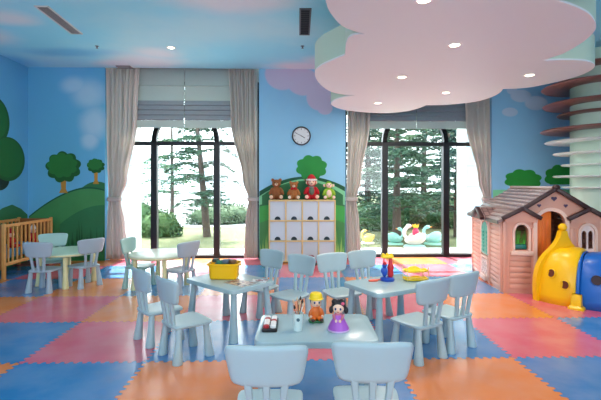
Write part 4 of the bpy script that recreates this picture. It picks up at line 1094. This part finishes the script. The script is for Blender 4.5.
def conifer(px, d, h, base_px=None, span=1.7, dens=1.0, z0=.6, lean=0., m=0, label='', tr=.11, rs=1, droop=.35):
    R = random.Random(rs); l = (px-300.5)/F*d; p = cw(l, d)
    t = thing('conifer_tree', label, 'tree', (p.x, p.y, GZ), 0, 'conifers outside the windows')
    bm = B(); tube(bm, [(lean*k/8*h, .03*sin(k), h*k/8) for k in range(9)], [tr*(1-.85*k/8) for k in range(9)], 10); link('trunk', bm, bark, t)
    bm = B(); bw = B(); z = z0
    while z < h*.98:
        k = z/h; L = span*(1.05-.75*k**1.6)*R.uniform(.7, 1.1)
        for b in range(int(5*dens)+R.randint(0, 2)):
            a = R.uniform(0, 2*pi); Lb = L*R.uniform(.6, 1.1); base = Vector((lean*z, 0, z+R.uniform(-.08, .08))); dirn = Vector((cos(a), sin(a), 0)); side = Vector((-sin(a), cos(a), 0))
            pts = []
            for i in range(7):
                u = i/6; pts.append(base+dirn*Lb*u+Vector((0, 0, .16*Lb*sin(u*2.2)-droop*Lb*u*u)))
            tube(bw, pts, [.018*(1-.8*i/6) for i in range(7)], 4)
            for i in range(1, 7):
                for q in range(3):
                    c = pts[i-1].lerp(pts[i], R.random())
                    for sg in (-1, 1):
                        tw = (side*sg*R.uniform(.5, 1)+dirn*R.uniform(.2, .8)).normalized(); ln = Lb*.30*(1.15-i/7)*R.uniform(.6, 1.2)+.06
                        for nn in range(5):
                            c2 = c+tw*ln*nn/5; w = .028
                            dz = Vector((R.uniform(-.3, .3), R.uniform(-.3, .3), R.uniform(-1.1, .5)))
                            e1 = c2+(tw*.8+dz*.6).normalized()*.12
                            sd = Vector((R.uniform(-1, 1), R.uniform(-1, 1), R.uniform(-.6, .6))).normalized()*w
                            v = [bm.verts.new(x) for x in (c2-sd, c2+sd, e1)]; bm.faces.new(v)
        z += .34*R.uniform(.8, 1.2)/max(dens, .6)
    link('branches', bw, bark, t, smooth=False)
    link('foliage', bm, needles[m % 3], t, smooth=False)
    return t
conifer(207, 12.5, 5.6, span=1.95, z0=1.0, lean=-.085, m=0, label='leaning conifer with drooping branches seen in the left window', tr=.12, rs=4, dens=.9)
conifer(172, 17, 6.4, span=1.6, z0=1.2, lean=.0, m=1, label='slim conifer behind the leaning one in the left window', tr=.09, rs=9, dens=.6)
conifer(397, 11.5, 4.6, span=1.9, z0=.9, m=0, label='conifer with bare trunk left of centre in the right window', tr=.13, rs=12, dens=1.0)
conifer(424, 16, 6.5, span=2.3, z0=.9, m=1, label='dense conifer in the middle of the right window', tr=.14, rs=13, dens=1.1)
conifer(458, 12.5, 5.0, span=1.9, z0=.8, m=2, label='conifer behind the right mullion of the right window', tr=.13, rs=14, dens=1.0)
conifer(368, 15, 6.2, span=2.3, z0=.9, m=2, label='conifer beside the left curtain of the right window', tr=.14, rs=15, dens=1.1)
conifer(385, 21, 9, span=2.8, z0=1.4, m=1, label='far conifer at the left rear of the right window', tr=.16, rs=16, dens=1.0)
conifer(448, 21, 9, span=2.8, z0=1.4, m=0, label='far conifer at the right rear of the right window', tr=.16, rs=17, dens=1.0)
def bush(px, d, rx, h, label, c, rs, name='bush'):
    R = random.Random(rs); l = (px-300.5)/F*d; p = cw(l, d)
    bm = B()
    for i in range(int(1500*max(1, rx))):
        a = R.uniform(0, 2*pi); ph = R.uniform(0, 1); rr = R.uniform(.75, 1.0)
        th = math.acos(ph); q = Vector((rx*sin(th)*cos(a)*rr, rx*.55*sin(th)*sin(a)*rr, h*ph*rr*(1+.15*sin(a*5+ph*7))))
        n1 = Vector((R.uniform(-1, 1), R.uniform(-1, 1), R.uniform(-1, 1))).normalized()*.06; n2 = Vector((R.uniform(-1, 1), R.uniform(-1, 1), R.uniform(-1, 1))).normalized()*.07
        v = [bm.verts.new(q-n1), bm.verts.new(q+n1), bm.verts.new(q+n2)]; bm.faces.new(v)
    ell(bm, (0, 0, h*.4), (rx*.8, rx*.42, h*.5), 16, 10)
    c = tuple(int(x*.66) for x in c); m = mat('bush_%s_%s_%s' % c, c, .85, noise=.4, nscale=4)
    o = link(name, bm, m, smooth=False); o.location = (p.x, p.y, GZ); tag(o, label, 'bush', 'bushes outside the windows'); return o
k = 0
for (px, d, rx, h, c, lab) in ((140, 13.5, .95, 1.05, (86, 128, 70), 'round bush in the lower left corner of the left window'), (160, 12.6, .7, .8, (100, 140, 76), 'low leafy bush right of the first mullion, left window'),
        (213, 16.5, 1.1, .75, (120, 150, 110), 'clipped bush beyond the lawn, left window'), (232, 17, 1.2, .8, (132, 158, 122), 'pale bush beyond the lawn next to the right curtain of the left window'),
        (372, 14.5, 1.3, 1.0, (96, 140, 84), 'bush behind the yellow duck ride'), (405, 16, 1.6, 1.1, (104, 148, 88), 'bush left of the swan ride'), (436, 15.5, 1.5, 1.15, (92, 136, 84), 'bush right behind the swan ride'), (462, 15, 1.3, 1.2, (84, 126, 78), 'bush at the right edge of the right window')):
    k += 1; bush(px, d, rx, h, lab, c, k)
# houses far off, haze put into their pale wall, roof and window colours
for (px, d, w, h, lab) in ((150, 42, 5, 3.4, 'pale hazy building far off at the left of the left window'), (226, 46, 6, 4.2, 'pale hazy building far off behind the bushes, left window'), (206, 52, 4, 2.6, 'low pale building far off in the middle of the left window')):
    p = cw((px-300.5)/F*d, d); t = thing('far_building', lab, 'building', (p.x, p.y, GZ), .2)
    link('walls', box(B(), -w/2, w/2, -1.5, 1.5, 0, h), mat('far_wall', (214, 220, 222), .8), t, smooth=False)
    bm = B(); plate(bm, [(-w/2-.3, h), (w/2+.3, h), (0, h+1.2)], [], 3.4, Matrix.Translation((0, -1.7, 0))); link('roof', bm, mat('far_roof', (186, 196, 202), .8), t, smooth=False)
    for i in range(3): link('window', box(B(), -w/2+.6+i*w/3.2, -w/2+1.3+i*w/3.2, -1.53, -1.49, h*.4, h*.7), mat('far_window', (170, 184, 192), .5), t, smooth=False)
# exterior stone pillars beside the windows
s = N('clad_stone', .8); fz = s.math('FRACT', s.math('MULTIPLY', s.z, 2.2)); s.color(s.mix(s.mapr(fz, .0, .05, 0, 1), lin((196, 204, 204)), lin((232, 234, 230)))); 
for i, (pa, pb) in enumerate(((466, 500), (100, 133))):
    xa, xb = on_back(pa, 200, 9.0).x, on_back(pb, 200, 9.0).x
    struct('pillar_outside', box(B(), xa, xb, 9.0, 9.5, GZ, 4.2), s.m, 'pale stone-clad pillar outside beside the window', smooth=False)
# rides
def bird(px, py, sc, label, body, accent, crown=False, rz=0, name='swan_ride', neck=.34, wings=True, seat=None, cat='ride'):
    p = at_z(px, py, GZ); t = thing(name, label, cat, (p.x, p.y, GZ), rz)
    bm = B(); lathe(bm, [(.42*sc, 0), (.44*sc, .03*sc), (.40*sc, .09*sc), (.18*sc, .12*sc)], 28); link('base', bm, accent, t)
    bm = B(); ell(bm, (0, 0, .3*sc), (.42*sc, .22*sc, .2*sc)); ell(bm, (.36*sc, 0, .38*sc), (.12*sc, .08*sc, .12*sc))
    N_ = [(-.26, .34), (-.40, .48), (-.42, .66), (-.33, .80), (-.24, .80+neck*.2)]
    tube(bm, [(x*sc, 0, z*sc) for x, z in catmull(N_, 4, False)], .075*sc, 12); ell(bm, (-.24*sc, 0, (.83+neck*.1)*sc), (.12*sc, .09*sc, .09*sc))
    o = link('body', bm, body, t); remesh(o, .02*sc)
    bm = B(); lathe(bm, [(.045*sc, 0), (.02*sc, .10*sc), (.005*sc, .13*sc)], 12, c=(-.16*sc, 0, (.83+neck*.1)*sc), M=Matrix.Rotation(pi/2, 4, 'Y')); link('beak', bm, mat('beak_orange', (240, 150, 60), .5), t)
    for sg in (-1, 1):
        if wings: bm = B(); ell(bm, (.08*sc, sg*.21*sc, .42*sc), (.30*sc, .05*sc, .17*sc), M=Matrix.Rotation(-.35, 4, 'Y')); link('wing', bm, body, t)
        bm = B(); ell(bm, (-.27*sc, sg*.08*sc, (.86+neck*.1)*sc), .018*sc, 8, 6); link('eye', bm, MATS['ink'], t)
    if seat: bm = B(); ell(bm, (.05*sc, 0, .62*sc), (.13*sc, .13*sc, .18*sc)); link('seat_back', bm, seat, t)
    if crown:
        bm = B(); n = 20; rg = [[], [], []]
        for i in range(n):
            a = 2*pi*i/n; zt = .16 if i % 4 == 0 else .08
            rg[0].append(bm.verts.new((.1*sc*cos(a)+.05*sc, .1*sc*sin(a), .80*sc))); rg[1].append(bm.verts.new((.13*sc*cos(a)+.05*sc, .13*sc*sin(a), (.80+zt)*sc)))
        for i in range(n): bm.faces.new((rg[0][i], rg[0][(i+1) % n], rg[1][(i+1) % n], rg[1][i]))
        bm.faces.new(rg[0][::-1]); link('crown', bm, mat('crown_yellow', (246, 200, 60), .4), t, smooth=False)
    return t
tealM = mat('ride_teal', (140, 186, 176), .4); swanM = mat('ride_pink_white', (240, 208, 200), .4)
bird(414.5, 247.5, .62, 'pink and white swan ride with a yellow crown outside the right window', swanM, tealM, True, .1, seat=mat('ride_red', (226, 50, 90), .4))
bird(395, 244.5, .5, 'teal swan ride left of the crowned swan outside', tealM, mat('ride_base_dull', (120, 170, 150), .5), False, 2.6, neck=.0)
bird(433, 244.5, .55, 'pale teal swan ride right of the crowned swan outside', mat('ride_pale_teal', (168, 214, 208), .4), MATS['ride_base_dull'], False, -.3, neck=.0)
bird(368, 243.5, .42, 'small yellow duck ride outside beside the left curtain', mat('ride_yellow', (246, 206, 110), .4), mat('ride_cream', (236, 226, 196), .4), False, .3, name='duck_ride', neck=0)

# ================================================================ LIGHT, CAMERA
w = bpy.data.worlds.new('World'); SC.world = w; w.use_nodes = True
bg = w.node_tree.nodes['Background']; bg.inputs[0].default_value = (.86, .94, 1, 1); bg.inputs[1].default_value = 7.5
def portal(name, c, sx, sz, rot):
    ld = bpy.data.lights.new(name, 'AREA'); ld.shape = 'RECTANGLE'; ld.size = sx; ld.size_y = sz; ld.cycles.is_portal = True
    o = bpy.data.objects.new(name, ld); COL.objects.link(o); o.location = c; o.rotation_euler = rot
portal('window_daylight', ((X1+X2)/2, FY+.2, 1.5), X2-X1, 3.4, (-pi/2, 0, 0))
portal('window_daylight', ((X3+X4)/2, FY+.2, 1.5), X4-X3, 3.4, (-pi/2, 0, 0))
portal('window_daylight', (-2.2, BY-.2, 2.15), 2.8, 2.1, (pi/2, 0, 0))  # portals for the two rear openings, which are added as fill
portal('window_daylight', (3.1, BY-.2, 2.15), 3.2, 2.1, (pi/2, 0, 0))

sd = bpy.data.lights.new('sun', 'SUN'); sd.energy = 17; sd.angle = .02; sd.color = (1, .95, .88)
so = bpy.data.objects.new('sun', sd); COL.objects.link(so); so.rotation_euler = (radians(-33), 0, radians(6))
cam = bpy.data.cameras.new('Camera'); co = bpy.data.objects.new('Camera', cam); COL.objects.link(co)
co.location = (0, 0, CH); co.rotation_euler = (pi/2, 0, -YAW)
cam.sensor_width = 36; cam.lens = 36*F/601; cam.shift_y = -(200-HY)/601; cam.clip_end = 300
SC.camera = co
SC.view_settings.view_transform = 'Standard'; SC.view_settings.look = 'None'; SC.view_settings.gamma = 1; SC.view_settings.exposure = 0.1
try:
    SC.cycles.use_denoising = True; SC.cycles.max_bounces = 8; SC.cycles.diffuse_bounces = 5; SC.cycles.transparent_max_bounces = 12
except Exception: pass
